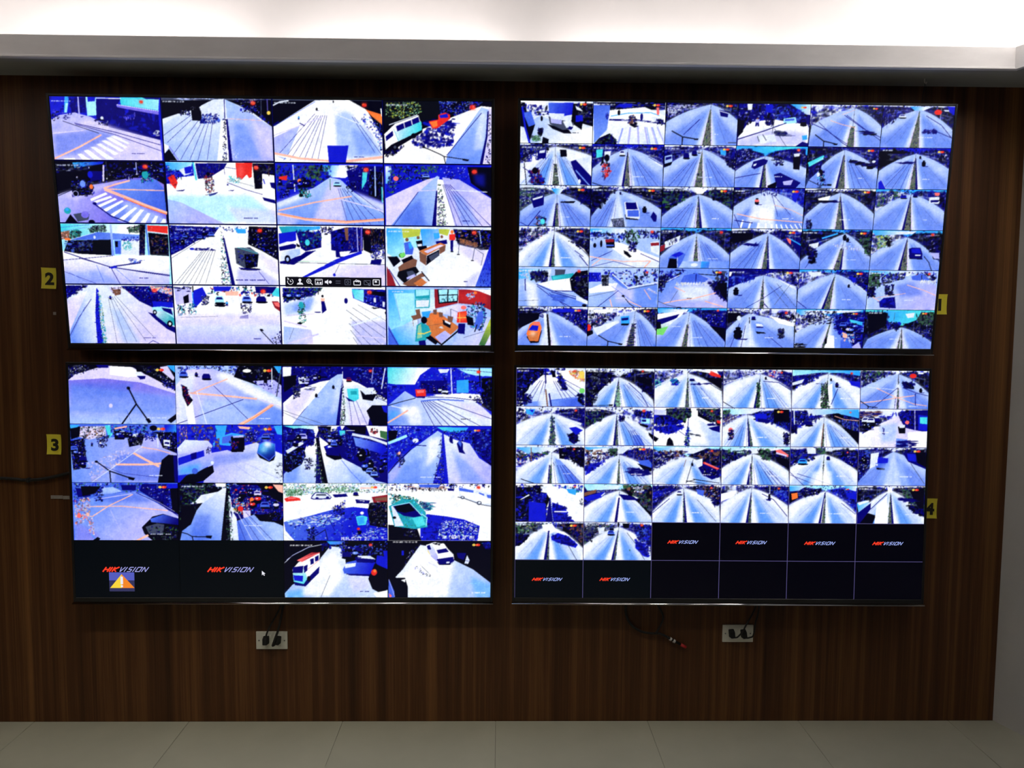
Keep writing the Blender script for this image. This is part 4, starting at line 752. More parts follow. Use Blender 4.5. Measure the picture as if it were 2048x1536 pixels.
LL33|F K;q w b 396,296 740,922 75,639 146,504 226,296 317,72 379,89 487,400 647,342 830,504 1000,739 1004,1007 194,1004 169,712;a W .9 112,628 317,130 396,171 647,421 580,984 214,983;a C .4 808,630 1001,776 1001,996 854,996;p K 64,666 100,649 169,649 197,816 197,1004 64,1004;p W 129,691 174,670 169,733;p A 12,670 64,889 68,1004 5,1003;l L 6 12,680 68,983;p r 11,920 43,972 20,1003;s wLKN 50 16 203,172 328,47 226,296 146,483;p K 476,369 624,400 641,369 601,425 499,421;p W 371,72 453,22 546,47 581,134 638,238 645,327 487,383 419,275 379,171;q w L 396,89 442,296 379,78 430,57 487,275 482,369 419,275;p N 474,163 567,130 594,192 490,225;p N 379,93 407,68 423,151 390,155;p N 474,321 635,279 644,358 601,404 499,415;p w 567,369 601,363 601,390 570,396;l Y 7 390,171 408,234;h Kw 14 22 442,37 533,37 533,68 442,68;p w 770,250 795,342 780,404 744,396;l N 4 750,348 790,354;l H 4 317,421 419,608;s HL 16 16 248,462 283,441 419,629 374,650;l P 6 396,379 487,462;s DNC 40 25 909,26 1000,26 1001,171 943,130;p N 670,213 761,213 738,338 681,296;p D 135,172 158,172 158,255 137,255;t W 50,10 12 10-26-2023_THU_12:12:30;t c 796,738 11 #%#%_%#;t W 814,906 12 IN_FRONT_SIDE;b y 857,71
UR00|F w;p W 44,0 410,1 259,169 98,172;q b W 181,487 674,1005 -3,630 277,347 391,428 703,740 1000,581 1008,1021 0,1042;p K -8,37 64,49 99,351 206,556 122,1017 0,1019;s NKLDw 60 56 0,50 355,125 390,317 204,349 51,324;p w -4,602 53,629 138,1030 0,1033;p A 34,283 147,254 206,556 118,613;l D 43 25,160 69,628 138,1030;q A D 419,55 696,283 386,48 728,35 716,316 592,355 389,304;p K 725,57 996,51 1005,567 861,479 848,673 699,510;s KNLHw 60 56 725,63 991,57 999,526 828,446;p w 750,103 823,171 857,239 775,199;p K 373,544 669,671 711,759 606,762 442,654;p H 387,359 585,451 740,509 721,648 588,679 408,544;p w 386,290 603,299 593,451 423,422;p L 415,413 569,452 570,549 424,516;p w 586,479 695,444 730,592 636,630;p N 676,588 733,615 702,676 653,658;p D 761,337 858,321 861,473 764,489;l K 43 828,488 1000,567;s KN 20 56 256,652 313,651 306,790 266,819;e K 294,416 17 36;s GgH 50 40 152,821 282,818 283,944 170,946;p K 315,846 397,900 390,1025 300,1013;t H 719,726 23 #%#%_%;b y 862,73 1.2
UR01|F w;p K -5,16 990,-5 994,174 244,203;h KHNwDL 90 56 15,29 982,9 986,160 244,189;p D 354,49 531,46 533,128 372,132;q A B 16,111 219,604 -4,90 229,85 238,590 23,976;v ND 12 26 172,273 229,272 232,438 184,439;q W w 472,322 487,989 228,203 710,119 998,325 1016,1028 325,1042 196,674;l C 17 246,341 471,267 794,247 958,340;l N 36 229,424 637,435 1003,500;h wL 30 23 232,416 637,430 978,483 637,457;l L 40 414,628 349,1042;l L 43 519,598 496,1039;l L 43 624,596 642,1036;l L 40 721,594 777,1033;l L 33 811,592 894,1008;l L 30 892,591 1007,992;l B 13 414,628 349,1042;l B 13 746,594 805,1032;l B 13 827,592 913,1008;p K 23,998 94,857 238,743 330,894 338,1042 24,1048;s KNHG 30 50 31,970 206,771 322,880 325,1020;s KNE 40 43 489,322 577,306 616,591 509,521;p K 525,501 616,582 576,603 510,543;e K 355,256 20 36;e N 670,346 20 46;p w 810,357 957,299 970,492 840,459;s KN 16 43 862,397 968,395 963,534 881,508;p r 869,121 904,120 912,299 880,300;t w 28,51 22 10-26-2023_THU_12:12;b y 871,72 1.2
UR02|z K K K 621,37 13,463 1005,415 503,163 662,992 n n 0;h wLbV 60 33 16,63 499,39 437,109 38,283;v wL 30 23 17,118 210,87 183,280 31,352;p N 737,158 868,197 857,335 759,309;l w 17 746,186 861,238;l K 23 96,670 246,806 244,1015;l K 23 246,806 443,857;p K 406,836 472,843 460,879 408,875;l N 12 261,750 477,384;l H 17 884,932 1015,929;t w 682,719 23 #%_%;b y 872,67 1.2
UR03|F N;s NDKLwb 120 66 -26,2 507,-1 522,390 151,440 10,567;p w 120,7 192,5 186,149 133,150;p D 371,21 476,19 475,212 386,200;q C w 783,12 985,215 709,-5 1012,-1 1023,256 938,243 785,81;s NDKA 120 60 508,18 718,14 964,284 864,425 523,404;p W 15,804 151,440 360,394 505,369 800,446 1005,477 986,999 17,1019;a L .7 16,846 482,613 956,659 969,980 21,999;s KNL 30 60 32,262 160,232 184,453 57,539;p K -5,374 101,399 79,677 14,790;p c 631,347 795,307 820,440 639,477;p A 651,360 780,335 785,385 656,404;c K 910,432 83 86;l N 20 16,846 370,643 671,448;l w 13 15,804 368,602 639,457;l H 13 527,87 486,697;s NK 40 40 383,338 504,322 495,530 397,504;u L N 273,437 116;l H 10 514,585 693,999;h NH 24 60 548,640 679,665 666,748 568,737;p w 276,757 519,724 558,890 332,951;l H 17 285,770 314,895;l H 17 357,727 411,865;l N 30 943,354 999,547 1015,909;p C 902,744 975,725 979,831 915,849;p N 823,997 916,883 1016,937 1019,998;t H 666,735 22 #%#%#%#;b y 902,79 1.0
UR04|z w w K 611,78 27,505 1009,526 518,508 652,1002 n n 0;l o 13 284,375 451,468 633,534;l o 8 440,233 613,119;l N 13 28,449 263,625 471,899 574,1003;l N 10 124,419 298,680 537,926;l N 12 473,246 748,559 1019,776;l N 10 505,245 851,668 1127,970;h NK 20 56 717,588 882,640 919,723 737,671;l K 22 88,717 209,863 215,1011;l K 22 209,863 383,929;p K 349,913 410,923 400,957 351,952;b y 894,86 .9
UR05|z w N K 510,86 10,540 988,561 393,158 567,1011 n n 0;q C w 402,34 568,99 369,21 693,19 568,113 439,116;c w 276,257 93 50;v KNw 40 30 1,111 195,107 194,383 37,498;e R 768,150 53 36;p w 843,93 989,90 983,132 862,134;p D 887,10 1000,13 1005,228 927,147;s NV 50 43 578,570 757,566 778,649 583,653;l N 12 608,236 832,453 1006,784;l N 12 758,594 996,756;t w 522,732 25 #%#%#_#_#%#%#
UR10|z w K K 488,79 9,467 996,293 444,487 566,1044 b n 1;s NDLKw 60 50 9,103 399,95 369,348 28,467;p N 245,168 367,123 361,348 247,378;p w 270,181 351,152 343,222 270,237;p K 554,148 644,146 654,314 564,316;p w 988,307 1005,701 879,605 769,382 842,332;p N 705,425 777,381 1004,786 1008,1012 852,973 748,635;l B 26 781,635 984,1013;e w 834,902 20 30;s KNDM 60 60 136,662 242,603 369,997 164,1044;e K 213,655 40 46;l K 17 61,466 99,1031;l N 13 46,579 360,940;l N 12 12,467 221,210;t w 22,80 23 10-26-2023_THU_12:12;t w 489,757 20 #%#%;b y 858,99 1.2
UR11|z D N N 497,100 12,588 990,469 426,186 555,1024 r l 0;p I 58,137 148,121 143,304 62,333;p w 173,177 262,161 256,273 175,289;c w 418,214 73 73;s RrKNw 60 46 121,445 243,414 264,696 177,839;e K 209,330 36 50;p K 151,290 170,444 122,501;l K 15 15,927 164,1009 311,1006;p K 295,992 352,991 345,1028 295,1029;p w 871,401 987,483 989,540 888,443;l N 10 787,291 987,483;t w 568,752 22 #%#%#%#%_%_%;t w 20,77 23 10-26-2023_THU_12:12;b y 855,99 1.2
UR12|z w N N 531,93 5,553 1001,590 427,137 575,1015 b n 0;p b 11,272 114,228 119,396 16,477;p N 23,300 104,270 106,326 25,370;p K 11,455 124,396 102,481 13,539;c N 311,257 83 79;c N 423,188 73 66;c w 487,153 40 40;p C 776,102 857,100 862,240 788,214;s KNw 60 43 831,297 987,322 996,576 886,465;t w 485,742 25 #%#%#%#%#_#%#;t w 9,73 23 10-26-2023_THU;b y 860,95 1.2
UR13|z C N N 409,243 0,618 1017,541 357,399 463,1025 n l 0;q C I 173,38 662,56 58,26 987,7 534,114 406,187 257,120;s wLbKN 60 50 -12,126 205,37 263,288 8,463;p N 226,514 250,373 394,300 453,341 432,426 273,556;p w 252,443 300,414 286,471 254,486;p K 799,193 905,191 903,557 813,545;p w 806,179 887,163 890,233 817,249;s KNw 40 40 508,283 670,252 678,449 547,452;l N 12 5,773 358,653;p N 548,677 636,633 933,868 864,997 601,1003;p L 677,845 823,799 796,928 697,930;p K 468,949 595,847 586,1017 471,1020;t w 557,711 25 #%#%#_#;p C 971,21 1012,21 1012,217 970,190;b r 872,85 1.0
UR14|z N K N 515,66 38,823 1013,549 420,209 572,1012 r l 0;p N 27,498 213,325 205,523 52,781;v KNL 40 26 33,526 199,382 189,523 51,752;l I 46 23,400 225,227;q I c 35,385 225,241 24,419 226,246 228,297 31,484;h NK 50 60 587,289 954,423 958,493 624,373;c K 882,452 83 66;e w 933,339 26 17;s CIWNK 60 46 152,609 257,578 281,946 176,983;e K 201,608 30 40;e w 170,665 23 30;l K 13 45,809 190,920 321,917;p K 303,889 370,896 363,936 309,934;t w 731,724 23 #%#%_%;b y 880,81 1.2
UR15|z D K N 515,144 18,563 995,500 452,244 585,1005 l r 0;p K 2,84 394,76 305,247 24,506;h HLNw 26 50 136,138 399,160 274,275 145,306;h N 10 66 294,345 474,342 475,370 295,374;k K 636,375 83;k K 579,227 43;v wK 30 26 787,96 952,121 953,402 832,292;p D 25,846 62,774 140,1000 33,1011;l w 10 62,774 140,1000;t w 635,734 23 #%#%#_#;t w 41,50 23 10-26-2023;b y 861,89 1.2
UR20|z w H K 527,179 14,646 1001,584 477,437 571,1047 r l 0;q C w 493,108 576,163 444,81 624,77 560,221 511,222;s wLNb 60 50 18,146 362,111 331,311 37,488;p N 164,343 347,231 341,482 202,557;p w 184,328 331,254 323,297 192,371;p K 579,392 792,373 760,431 579,420;s KN 60 60 755,103 1001,98 1009,526 858,386;l N 15 124,1004 294,626;l N 12 16,905 124,1004;s KwCrNH 60 50 246,757 369,768 381,1028 232,1045;e I 330,884 33 40;t w 26,95 22 10-26-2023_THU;t w 600,750 22 #%#_#%#%;b y 862,106 1.2
UR21|z w K K 379,105 13,756 990,564 0,0 0,0 l n 0;s KN 60 66 19,154 265,150 236,378 27,640;h wLK 40 56 609,100 971,135 974,249 677,198;k N 413,175 40;k N 331,162 33;p K 482,689 689,742 674,823 500,803;p w 470,388 644,376 695,627 690,800 500,760;p N 487,396 632,385 665,570 504,568;p A 521,587 677,579 686,742 524,740;l w 17 496,574 669,570;p b 516,358 614,356 624,399 517,401;k K 759,568 93;p N 846,739 884,609 936,708 931,853 890,853;p H 291,808 467,770 494,1029 340,1032;l w 7 311,836 459,804;s LH 20 26 311,836 459,819 463,977 339,980;t w 557,751 23 #%#%#%#%#%;t w 26,86 23 10-26-2023_THU_12:12;b y 847,104 1.2
UR22|z w K K 506,181 3,736 1002,572 487,239 576,1019 l r 0;p W 445,40 642,36 564,166 481,168;s KNG 70 63 -4,135 398,127 305,328 16,621;s KNG 60 60 595,123 981,115 994,486 765,290;k K 723,277 56;t W 713,745 26 #%#%_%;t w 19,72 23 10-26-2023_THU_12:12;b y 857,95 1.2
UR23|z N K D 489,70 12,472 1004,495 0,0 0,0 n n 0;a W .9 304,423 585,417 600,819 203,827;a w .8 409,135 574,131 754,528 226,539;l N 8 543,189 645,703;l N 8 558,160 826,671;l o 20 65,643 399,760 998,834;l o 13 585,417 820,527 991,667;l W 40 153,799 119,1025;l W 43 262,840 235,1023;l W 50 378,867 368,1026;l W 43 478,879 484,1024;l W 36 562,892 575,1022;l W 30 628,891 649,1021;l W 26 694,898 724,1019;l W 26 760,897 798,1018;l W 23 827,896 873,1016;l W 23 893,886 939,1015;l W 20 950,870 997,999;k r 334,336 93;v wLN 30 30 375,93 638,102 592,188 411,192;l N 17 37,802 287,860;l N 12 24,658 127,1025;l w 13 829,743 862,742;t W 704,731 25 #%#%#%;t w 20,71 22 10-26-2023;p D 820,126 934,96 879,354 835,298;b y 865,86 1.2
UR24|z w K K 502,98 21,681 1012,633 449,199 600,1016 n r 0;h NK 16 60 206,290 470,299 472,342 208,333;p W 188,248 366,173 338,287 206,290;v KN 30 30 46,782 128,780 137,982 55,998;t w 515,738 25 #%#%#%#_#%;t w 31,60 23 10-26-2023_THU_12:12;b y 872,82 1.2
UR25|z C w N 500,115 9,575 989,527 413,180 562,1006 n l 0;s HGNw 60 50 3,74 316,68 274,211 37,417;c D 396,180 86 50;c N 560,149 60 43;p w 755,187 907,170 909,342 768,330;p N 780,258 895,242 898,299 788,310;p r 827,72 901,70 906,142 840,143;s KN 30 50 897,142 972,140 987,484 927,370;t w 699,720 23 #%#%
UR30|z w w K 498,121 1,668 993,751 433,223 521,1039 n l 1;s wLNKHr 80 50 1,87 422,64 293,284 13,522;l N 13 794,594 913,738;l N 17 862,710 987,971;s KNw 30 40 674,335 975,474 978,678 843,506;p W 834,448 927,562 987,707 944,620;t W 597,750 25 #%#%#%#%#;b y 857,117 1.2
UR31|F b;q C w 34,67 367,176 -19,45 514,34 516,158 36,168;s NDKCwA 90 50 -14,126 532,144 471,377 204,266 6,357;q b w 209,557 549,931 -10,576 104,268 204,281 474,537 993,805 998,1025 -2,1044;p W 205,324 472,406 674,548 991,746 994,834 546,784 342,554;a B .6 10,561 138,325 345,700 47,794;s GgHK 70 43 498,86 713,82 721,401 521,405;s NDKL 50 50 680,83 975,91 980,280 734,256;l b 23 846,80 842,603;p w 861,369 981,323 990,688 875,602;p M 861,384 982,367 984,440 871,456;p K 224,324 350,307 358,510 241,513;p M 218,309 337,293 346,365 226,382;l A 36 240,454 340,452;p K 483,566 542,609 603,724 570,754 493,653;s KNV 50 43 554,375 670,359 659,606 558,579;e K 74,458 23 33;e K 165,412 17 50;l N 13 726,649 994,848;l N 10 31,838 326,584;l o 20 -1,730 213,791 481,850 872,830;l o 26 872,830 768,1029;l o 17 41,955 172,785;l N 8 17,1000 348,846 701,1016;t w 35,81 22 10-26-2023;b r 879,108 1.0
UR32|z C K K 510,130 -3,717 989,668 462,212 568,852 r n 0;p w 60,351 279,187 267,361 72,511;p M -9,469 73,409 60,555 -5,614;v KNL 20 26 100,306 248,245 234,362 120,422;p A 128,743 208,625 290,579 367,651 285,990 119,1022;p D 160,684 274,594 342,637 244,741;p K 110,1022 142,758 242,770 252,1020;l w 10 252,712 260,990;q b B 314,857 969,991 330,827 990,814 997,1014 261,1028;q C A 597,837 719,1010 597,828 714,826 703,1020 586,1022;e w 496,912 50 26;t w 686,738 25 #%#_#%#%#;t w 19,76 23 10-26-2023_THU;b r 857,103 1.0
UR33|z w K N 520,110 -15,639 1000,751 448,178 567,1032 l r 0;p K -2,115 313,108 301,254 23,375;h N 14 66 222,372 372,383 357,427 241,415;p N 850,272 989,400 998,619 908,475;l C 26 824,229 997,391;p r 782,215 850,257 855,388 819,331;t w 519,739 23 #%#%#_#;t w 13,80 22 10-26-2023_THU;b y 860,92 1.2
UR34|z C K K 623,97 -1,809 1003,702 474,463 603,1018 n r 0;l C 36 297,219 507,99;p w 88,384 251,322 240,439 127,529;s KN 60 60 70,355 227,527 224,849 63,588;p K 129,763 222,790 175,865 115,836;v wL 40 23 453,362 839,427 861,529 524,462;k K 612,199 83;k K 656,256 66;s KHG 50 56 829,223 977,191 1000,658 910,513;l N 8 79,969 199,644;t w 662,729 22 #%#_#%#%#%;t w 16,71 23 10-26-2023_THU;b y 872,89 1.2
UR35|z C w K 508,175 7,628 1002,799 411,227 557,1014 n l 0;q C w 35,31 403,67 10,23 633,19 570,93 41,132;s Ggy 60 43 57,132 240,128 270,389 90,451;s K 20 50 193,187 293,185 287,389 222,420;p K 546,618 736,673 755,716 563,711;p N 540,457 589,427 706,430 744,585 741,696 562,691;p D 574,456 698,448 717,571 588,558;p w 632,601 718,600 717,629 642,631;s KNL 60 60 730,264 972,288 1000,755 866,611;p L 846,553 979,551 988,697 921,698;l K 15 768,643 843,788 897,1007;b r 862,101 1.0
UR40|F b;q C w 18,107 388,365 -6,64 468,54 438,335 4,373;s wCLb 30 50 18,107 252,103 220,310 20,313;s KHN 80 60 169,148 418,99 413,365 187,354;p H 518,68 668,65 653,213 520,230;p T 462,231 786,151 771,275 488,349;q I T 470,246 753,181 487,245 786,175 779,254 491,319;p W 280,426 455,349 771,269 767,595 458,616 306,530;p K 730,300 819,121 988,74 1006,858 896,756 759,580;s KHNw 60 50 738,299 978,147 989,798 878,711;q b B 137,311 396,1018 -3,329 103,288 280,432 558,628 1002,887 1004,1022 3,1041;a W .8 87,371 255,427 295,1020 144,1023;l N 20 95,312 103,602;l w 20 435,99 426,438;l N 15 263,442 466,601 826,608;l N 15 475,630 1002,887;l N 12 525,614 1001,828;l N 12 272,486 493,778 765,1017;l N 10 442,660 698,1019;h A 30 66 459,690 660,716 646,894 511,837;p w 828,712 1001,858 1003,947 830,831;l H 8 8,862 293,842;e K 949,963 36 20;t w 51,83 22 10-26-2023_THU;b r 860,106 1.0
UR41|F b;p D -11,132 173,129 177,356 -4,368;v DLN 30 30 -6,147 170,144 173,335 3,339;s NDwKoCL 140 50 168,55 977,40 986,393 561,476 356,287;q b B 60,589 740,993 -7,546 225,423 392,405 561,490 981,408 996,1018 1,1037;p W -4,561 191,409 417,390 379,583 28,655;a P .7 360,465 645,518 653,875 401,880;q A B 322,229 563,579 305,224 397,222 613,578 494,507;l w 23 337,170 578,520;l w 26 562,520 980,364;l H 13 562,550 981,408;l H 8 4,739 395,583;l N 10 135,1004 429,582;l A 8 326,465 740,978;h wL 26 33 863,514 983,631 984,660 847,544;p H 179,202 288,200 289,466 192,468;s wK 40 43 187,202 279,200 284,451 200,438;l o 23 313,807 350,1024;l o 20 585,846 765,986;l o 17 797,545 895,796;l K 15 499,714 595,912 690,1023;e K 499,714 20 15;t w 390,755 22 #%#%#%#%#%#%;b r 829,116 .8
UR42|F B;s wNKLDb 90 50 -18,54 353,47 307,180 145,390 -4,452;q B L 224,212 581,977 -7,482 323,180 522,117 726,231 831,377 982,493 999,1004 1,1024;a w .9 264,447 733,438 744,794 324,802;l K 17 489,133 808,171;p A 357,180 539,117 710,261 630,381 311,358;l N 17 531,147 529,339;v wW 60 23 228,365 713,356 715,415 229,424;l w 17 -4,452 290,181;s KNw 60 50 -14,216 139,184 66,570 -5,571;s KN 120 56 713,335 970,256 993,819 892,717 769,526;p K 831,377 978,345 993,819 908,672;s KHNw 50 50 754,54 969,79 977,315 828,288;l o 22 74,891 274,818 507,763 822,614;l o 17 231,477 385,599;l o 23 677,825 942,964;l H 8 174,865 275,566;l H 12 5,838 125,926 312,997;p K 278,976 337,981 329,1011 279,1012;t H 414,741 22 #%#%#;b y 847,99 1.2
UR43|z N N w 493,157 -30,552 980,488 454,247 537,1024 n n 0;p W -20,79 47,78 18,226 -25,197;p N -16,197 382,101 371,248 157,371 -6,492;s NDA 50 60 -15,226 383,130 355,278 -7,463;p w 705,242 965,444 982,533 794,358;k K 114,573 116;l N 8 263,993 522,720 763,418;l H 7 595,421 886,981;l H 7 894,356 680,896;l H 7 693,360 986,950;l N 17 528,869 591,987;s KN 30 50 885,120 966,148 977,414 911,356;t w 473,757 23 #%#%#%_%#;t w 46,66 23 THU_12:12:25;b y 863,91 1.2
UR44|z C w N 520,102 -12,518 1004,572 356,185 498,1015 n l 0;p w 150,71 317,53 305,156 172,174;s KNDw 60 56 689,134 983,158 1001,513 799,339;p D 759,192 826,191 823,309 773,310;k K 727,405 50;l w 13 799,339 977,543;l N 13 0,800 139,977;l w 20 52,117 59,294;t w 642,734 23 #%#%_%#%#;b y 868,95 1.2
UR45|F b;q C w 120,37 459,119 2,25 688,11 561,147 175,125;s NKLDwH 90 50 156,81 556,58 499,237 203,361;s KGH 70 56 -1,128 138,66 171,391 21,409;s NDKwr 50 46 556,44 967,50 982,316 833,201;q b L 306,388 674,977 10,691 190,420 383,268 565,206 714,173 985,375 1014,1007 15,1026;a A .6 390,387 636,293 823,616 488,652;p A 612,146 775,69 885,229 803,260 633,234;l K 13 761,113 769,261;v wW 40 23 743,247 970,257 975,331 756,320;s KN 40 56 -3,424 123,422 101,660 17,661;l o 12 136,695 319,641 551,577;l o 15 565,363 816,497 1000,627;l o 15 85,675 210,807;s KNL 60 43 246,375 371,357 369,625 268,627;p N 184,807 238,702 404,669 433,958 200,941;s DN 20 56 206,747 388,684 419,937 216,926;t w 542,729 23 #%#%#%#%#;t w 37,57 22 10-26-2023_THU;b r 868,88 .8
UR50|z w K N 430,122 1,641 999,713 406,198 492,1034 n n 0;p D 480,62 900,54 901,128 532,150;s wWbN 40 43 296,140 414,138 399,318 314,289;p K 10,175 313,169 298,320 22,565;s NKLDw 70 50 565,165 970,187 993,607 771,401;p K 125,775 319,680 351,589 304,929 186,940;p O 125,699 173,457 231,387 312,394 343,544 296,892 169,880;p e 142,744 301,650 290,877 169,871;p D 152,608 207,478 300,494 284,627;p r 223,411 307,409 313,469 232,471;a W .8 183,668 251,636 252,727 193,743;p w 364,169 406,168 458,1035 407,1036;p K 408,198 428,197 483,1034 445,1035;t w 26,79 22 10-26-2023_THU;t W 603,741 25 #%#_#%#%_%;b y 854,99 1.2
UR51|z W w K 683,98 -5,683 990,603 555,416 695,1018 r n 0;p W 69,65 371,45 339,150 104,184;s KNwrH 90 46 3,156 407,149 343,360 44,606;p w 77,545 444,328 462,388 148,725;p C 473,243 597,211 606,421 488,441;p N 485,282 586,259 587,325 491,342;p K 480,417 598,415 590,460 489,462;e R 17,531 36 50;p K -10,622 78,590 88,681 4,758;l K 20 164,725 303,873 297,1019;l K 20 303,873 490,946;p K 456,919 515,930 508,973 457,961;h KNwH 60 33 648,414 699,413 678,988 576,1005;b y 843,95 1.2
UR52|z C w N 464,113 -10,724 1001,887 361,431 462,1018 r n 0;q C w 10,47 247,73 -15,33 448,33 416,114 13,137;p W -3,167 315,86 383,115 319,251 19,407;p N -17,317 317,161 285,252 72,466 -11,528;q w g 85,346 61,708 -14,438 70,421 319,236 173,464 103,692 -11,685;p X -14,558 123,495 165,479 94,701 -11,694;p K -15,363 52,361 65,527 -11,558;p N 673,244 980,238 1001,872 871,632;s NDKwL 90 46 586,156 974,149 984,449 727,363;p K 764,453 989,509 1000,841 871,632;l w 13 224,478 342,476;t w 493,736 25 #%#%#%#%_%#;b r 870,61 .8
UR53|z w K w 310,142 -4,584 980,430 0,0 0,0 n n 0;p K 14,118 200,114 155,295 23,388;e w 179,250 30 36;l N 10 192,385 78,1007;l N 10 279,443 231,1013;l w 30 330,232 374,986;l K 17 330,232 336,382;p K 427,576 555,604 582,634 455,645;p B 396,411 444,344 522,378 560,513 542,604 433,585;p w 425,380 514,394 541,453 440,455;p N 435,455 533,463 543,492 441,494;c N 390,246 60 50;k K 176,641 182;s KNH 60 43 755,525 839,508 848,734 781,751;p W 624,196 761,224 978,370 981,460 766,374;s KNwr 60 46 705,90 968,130 975,310 797,283;l N 10 627,708 842,1008;t w 568,725 25 #%#%#%#%;t w 13,82 22 10-26-2023_THU;b r 857,102 1.0
UR54|z C w N 520,215 -11,656 1036,894 398,302 455,1011 n n 0;q C w 24,54 196,125 -2,33 967,21 835,68 62,158;s wWKHN 120 43 125,52 597,43 510,360 73,428;p N 555,238 735,115 1003,230 1041,1000 879,988 623,599;s NDKLwA 200 50 499,119 768,84 1003,230 1041,1000 862,989 568,509;q I C 775,234 984,351 776,249 974,321 970,411 796,324;h wK 60 46 -13,883 126,881 165,1002 -4,1020;p W 490,662 575,675 591,1009 438,1012;p K 443,754 476,723 474,874 446,905;p A 673,779 799,732 854,1004 676,1007;s owCAb 40 50 690,598 860,594 874,897 699,779;e o 731,672 36 33;p L 843,958 939,835 982,1001 863,1004;t w 476,723 22 #%#%#%#_#%;j NAKL 8 99 607,268 970,411 947,653 686,507;b y 853,107 1.0
UR55|z I K K 547,445 63,757 1014,845 491,507 598,1005 n n 0;q C I 340,43 689,247 255,30 812,19 757,246 626,338 389,343 300,254;p w 579,99 713,66 703,187 619,203;s KHN 120 60 28,49 324,59 325,404 85,681;p K 29,64 316,74 316,405 74,636;s NDKL 60 46 319,284 525,340 499,492 347,494;s KGH 110 53 733,126 983,61 1002,392 797,365;v KNwL 50 30 663,398 1002,392 1016,784 812,637;l H 8 426,72 420,282;l w 20 541,491 543,991;l K 15 546,491 560,1000;t w 376,730 22 #%#%#_#%#%#_#%;t w 46,67 22 10-26-2023_THU;b y 858,87 1.0
LR00|F w;p K -15,26 418,19 385,187 216,402 166,585 99,707 -11,800;s KNDb 150 62 -15,26 723,15 657,182 352,308 217,432 15,800;q W b 420,338 424,1007 385,187 657,182 985,542 994,1029 101,1042 167,645 250,401;p W 588,62 792,89 984,420 986,633 794,454;f N 10 .3 452,64 100,950 185,949 288,1009 373,1007 730,1002 815,1001 900,1000 981,938 980,755 979,573;s NKD 60 51 589,214 657,213 744,546 676,577;p K 495,64 554,93 572,244 521,245;l N 31 418,34 424,398;q B A 593,791 764,1002 100,890 457,854 967,755 989,1029 109,1042;a w .8 303,674 473,641 492,1036 339,1038;l E 31 425,566 455,1021;l N 34 476,671 512,1030;s KN 60 58 -11,709 218,675 219,888 -1,1013;s KNC 50 58 881,665 986,694 988,968 916,878;e X 952,588 41 38;s OYrEw 60 51 749,75 982,87 984,360 827,241;p Y 902,73 982,102 983,284 921,270;l A 15 508,838 864,757;t W 19,65 26 10-26-2023;b r 846,83 .9
LR01|z w K K 481,231 -13,785 980,816 414,323 522,1021 r l 1;p K -13,86 387,111 371,293 271,477 136,722 104,997 -6,998;s KNH 120 65 -13,56 403,80 371,324 203,569 104,997 -6,998;s wK 30 45 132,175 405,232 271,538 102,692;s NK 60 58 746,379 968,436 970,710 833,560;p K 727,197 864,225 967,345 968,467 763,348;l N 14 627,380 817,682 922,1009;l K 12 104,972 376,956;p K 346,938 402,937 394,977 346,975;s g 40 34 441,474 483,474 521,991 436,992;t W 12,62 27 10-26-2023_THU_12:12;b r 828,74 .8
LR02|z w w K 483,125 -21,542 977,558 442,216 518,1013 r n 1;p W 627,16 899,27 935,148 644,61;p R 781,120 849,74 960,163 961,224 833,180;p K 697,213 970,239 973,512 835,362;s TNDb 50 51 238,280 340,263 342,415 248,417;s gbTN 40 45 -17,284 102,252 87,434 -15,466;c N 545,282 75 34;l w 17 -7,466 238,265;h N 14 51 529,382 801,363 801,393 529,404;l K 10 801,378 973,558;t W 694,724 31 #%#%#;b r 823,83 .8
LR03|z w w N 538,124 -37,482 981,528 454,247 532,1016 r l 1;v wWLN 60 34 85,40 460,34 427,171 106,328;s rwPD 40 48 630,31 834,44 803,226 666,168;l w 14 -21,391 427,126;s GK 60 34 489,322 532,322 540,992 481,992;l N 14 582,306 804,333 981,528;l K 15 -25,817 165,1012;k K 616,229 45;t W 639,731 26 #%#%#%#%;b r 844,80 .7
LR04|z c N N 526,109 -19,558 997,482 426,278 531,1008 n n 1;q c C 73,25 925,57 -21,11 984,-4 987,148 755,75 414,65 7,162;s NKD 60 58 -10,193 415,126 281,310 11,497;p w -17,345 178,236 145,343 10,406;s GK 110 31 426,323 512,322 556,992 428,994;p W 522,429 589,336 595,732 545,824;l N 14 668,487 580,885;k N 654,390 75;k K 567,251 41;l N 10 350,355 470,362;p D 827,272 994,300 997,452 863,393;t W 711,715 31 #%#_#%#%;b r 866,83 .8
LR05|z w w K 549,94 -3,482 1002,589 533,170 571,367 n n 0;s HwKNG 90 51 2,26 402,20 337,173 34,421;e R 763,136 51 34;p w 829,44 915,43 916,88 839,89;l o 17 239,464 516,688 793,867 982,910;l o 21 15,848 279,789 517,712 789,647;l w 12 102,435 547,505;p w 519,353 570,352 581,458 526,444;p K 595,321 680,290 717,441 649,442;s KN 50 51 612,291 783,318 769,471 649,457;l N 9 546,444 180,983;l N 9 517,719 504,978;l N 12 615,443 822,577 994,650;l N 15 805,592 811,928;l K 17 6,802 128,938 111,999;l K 17 110,938 256,966;k K 881,515 69;t w 708,905 22 #%#%#%#%_%
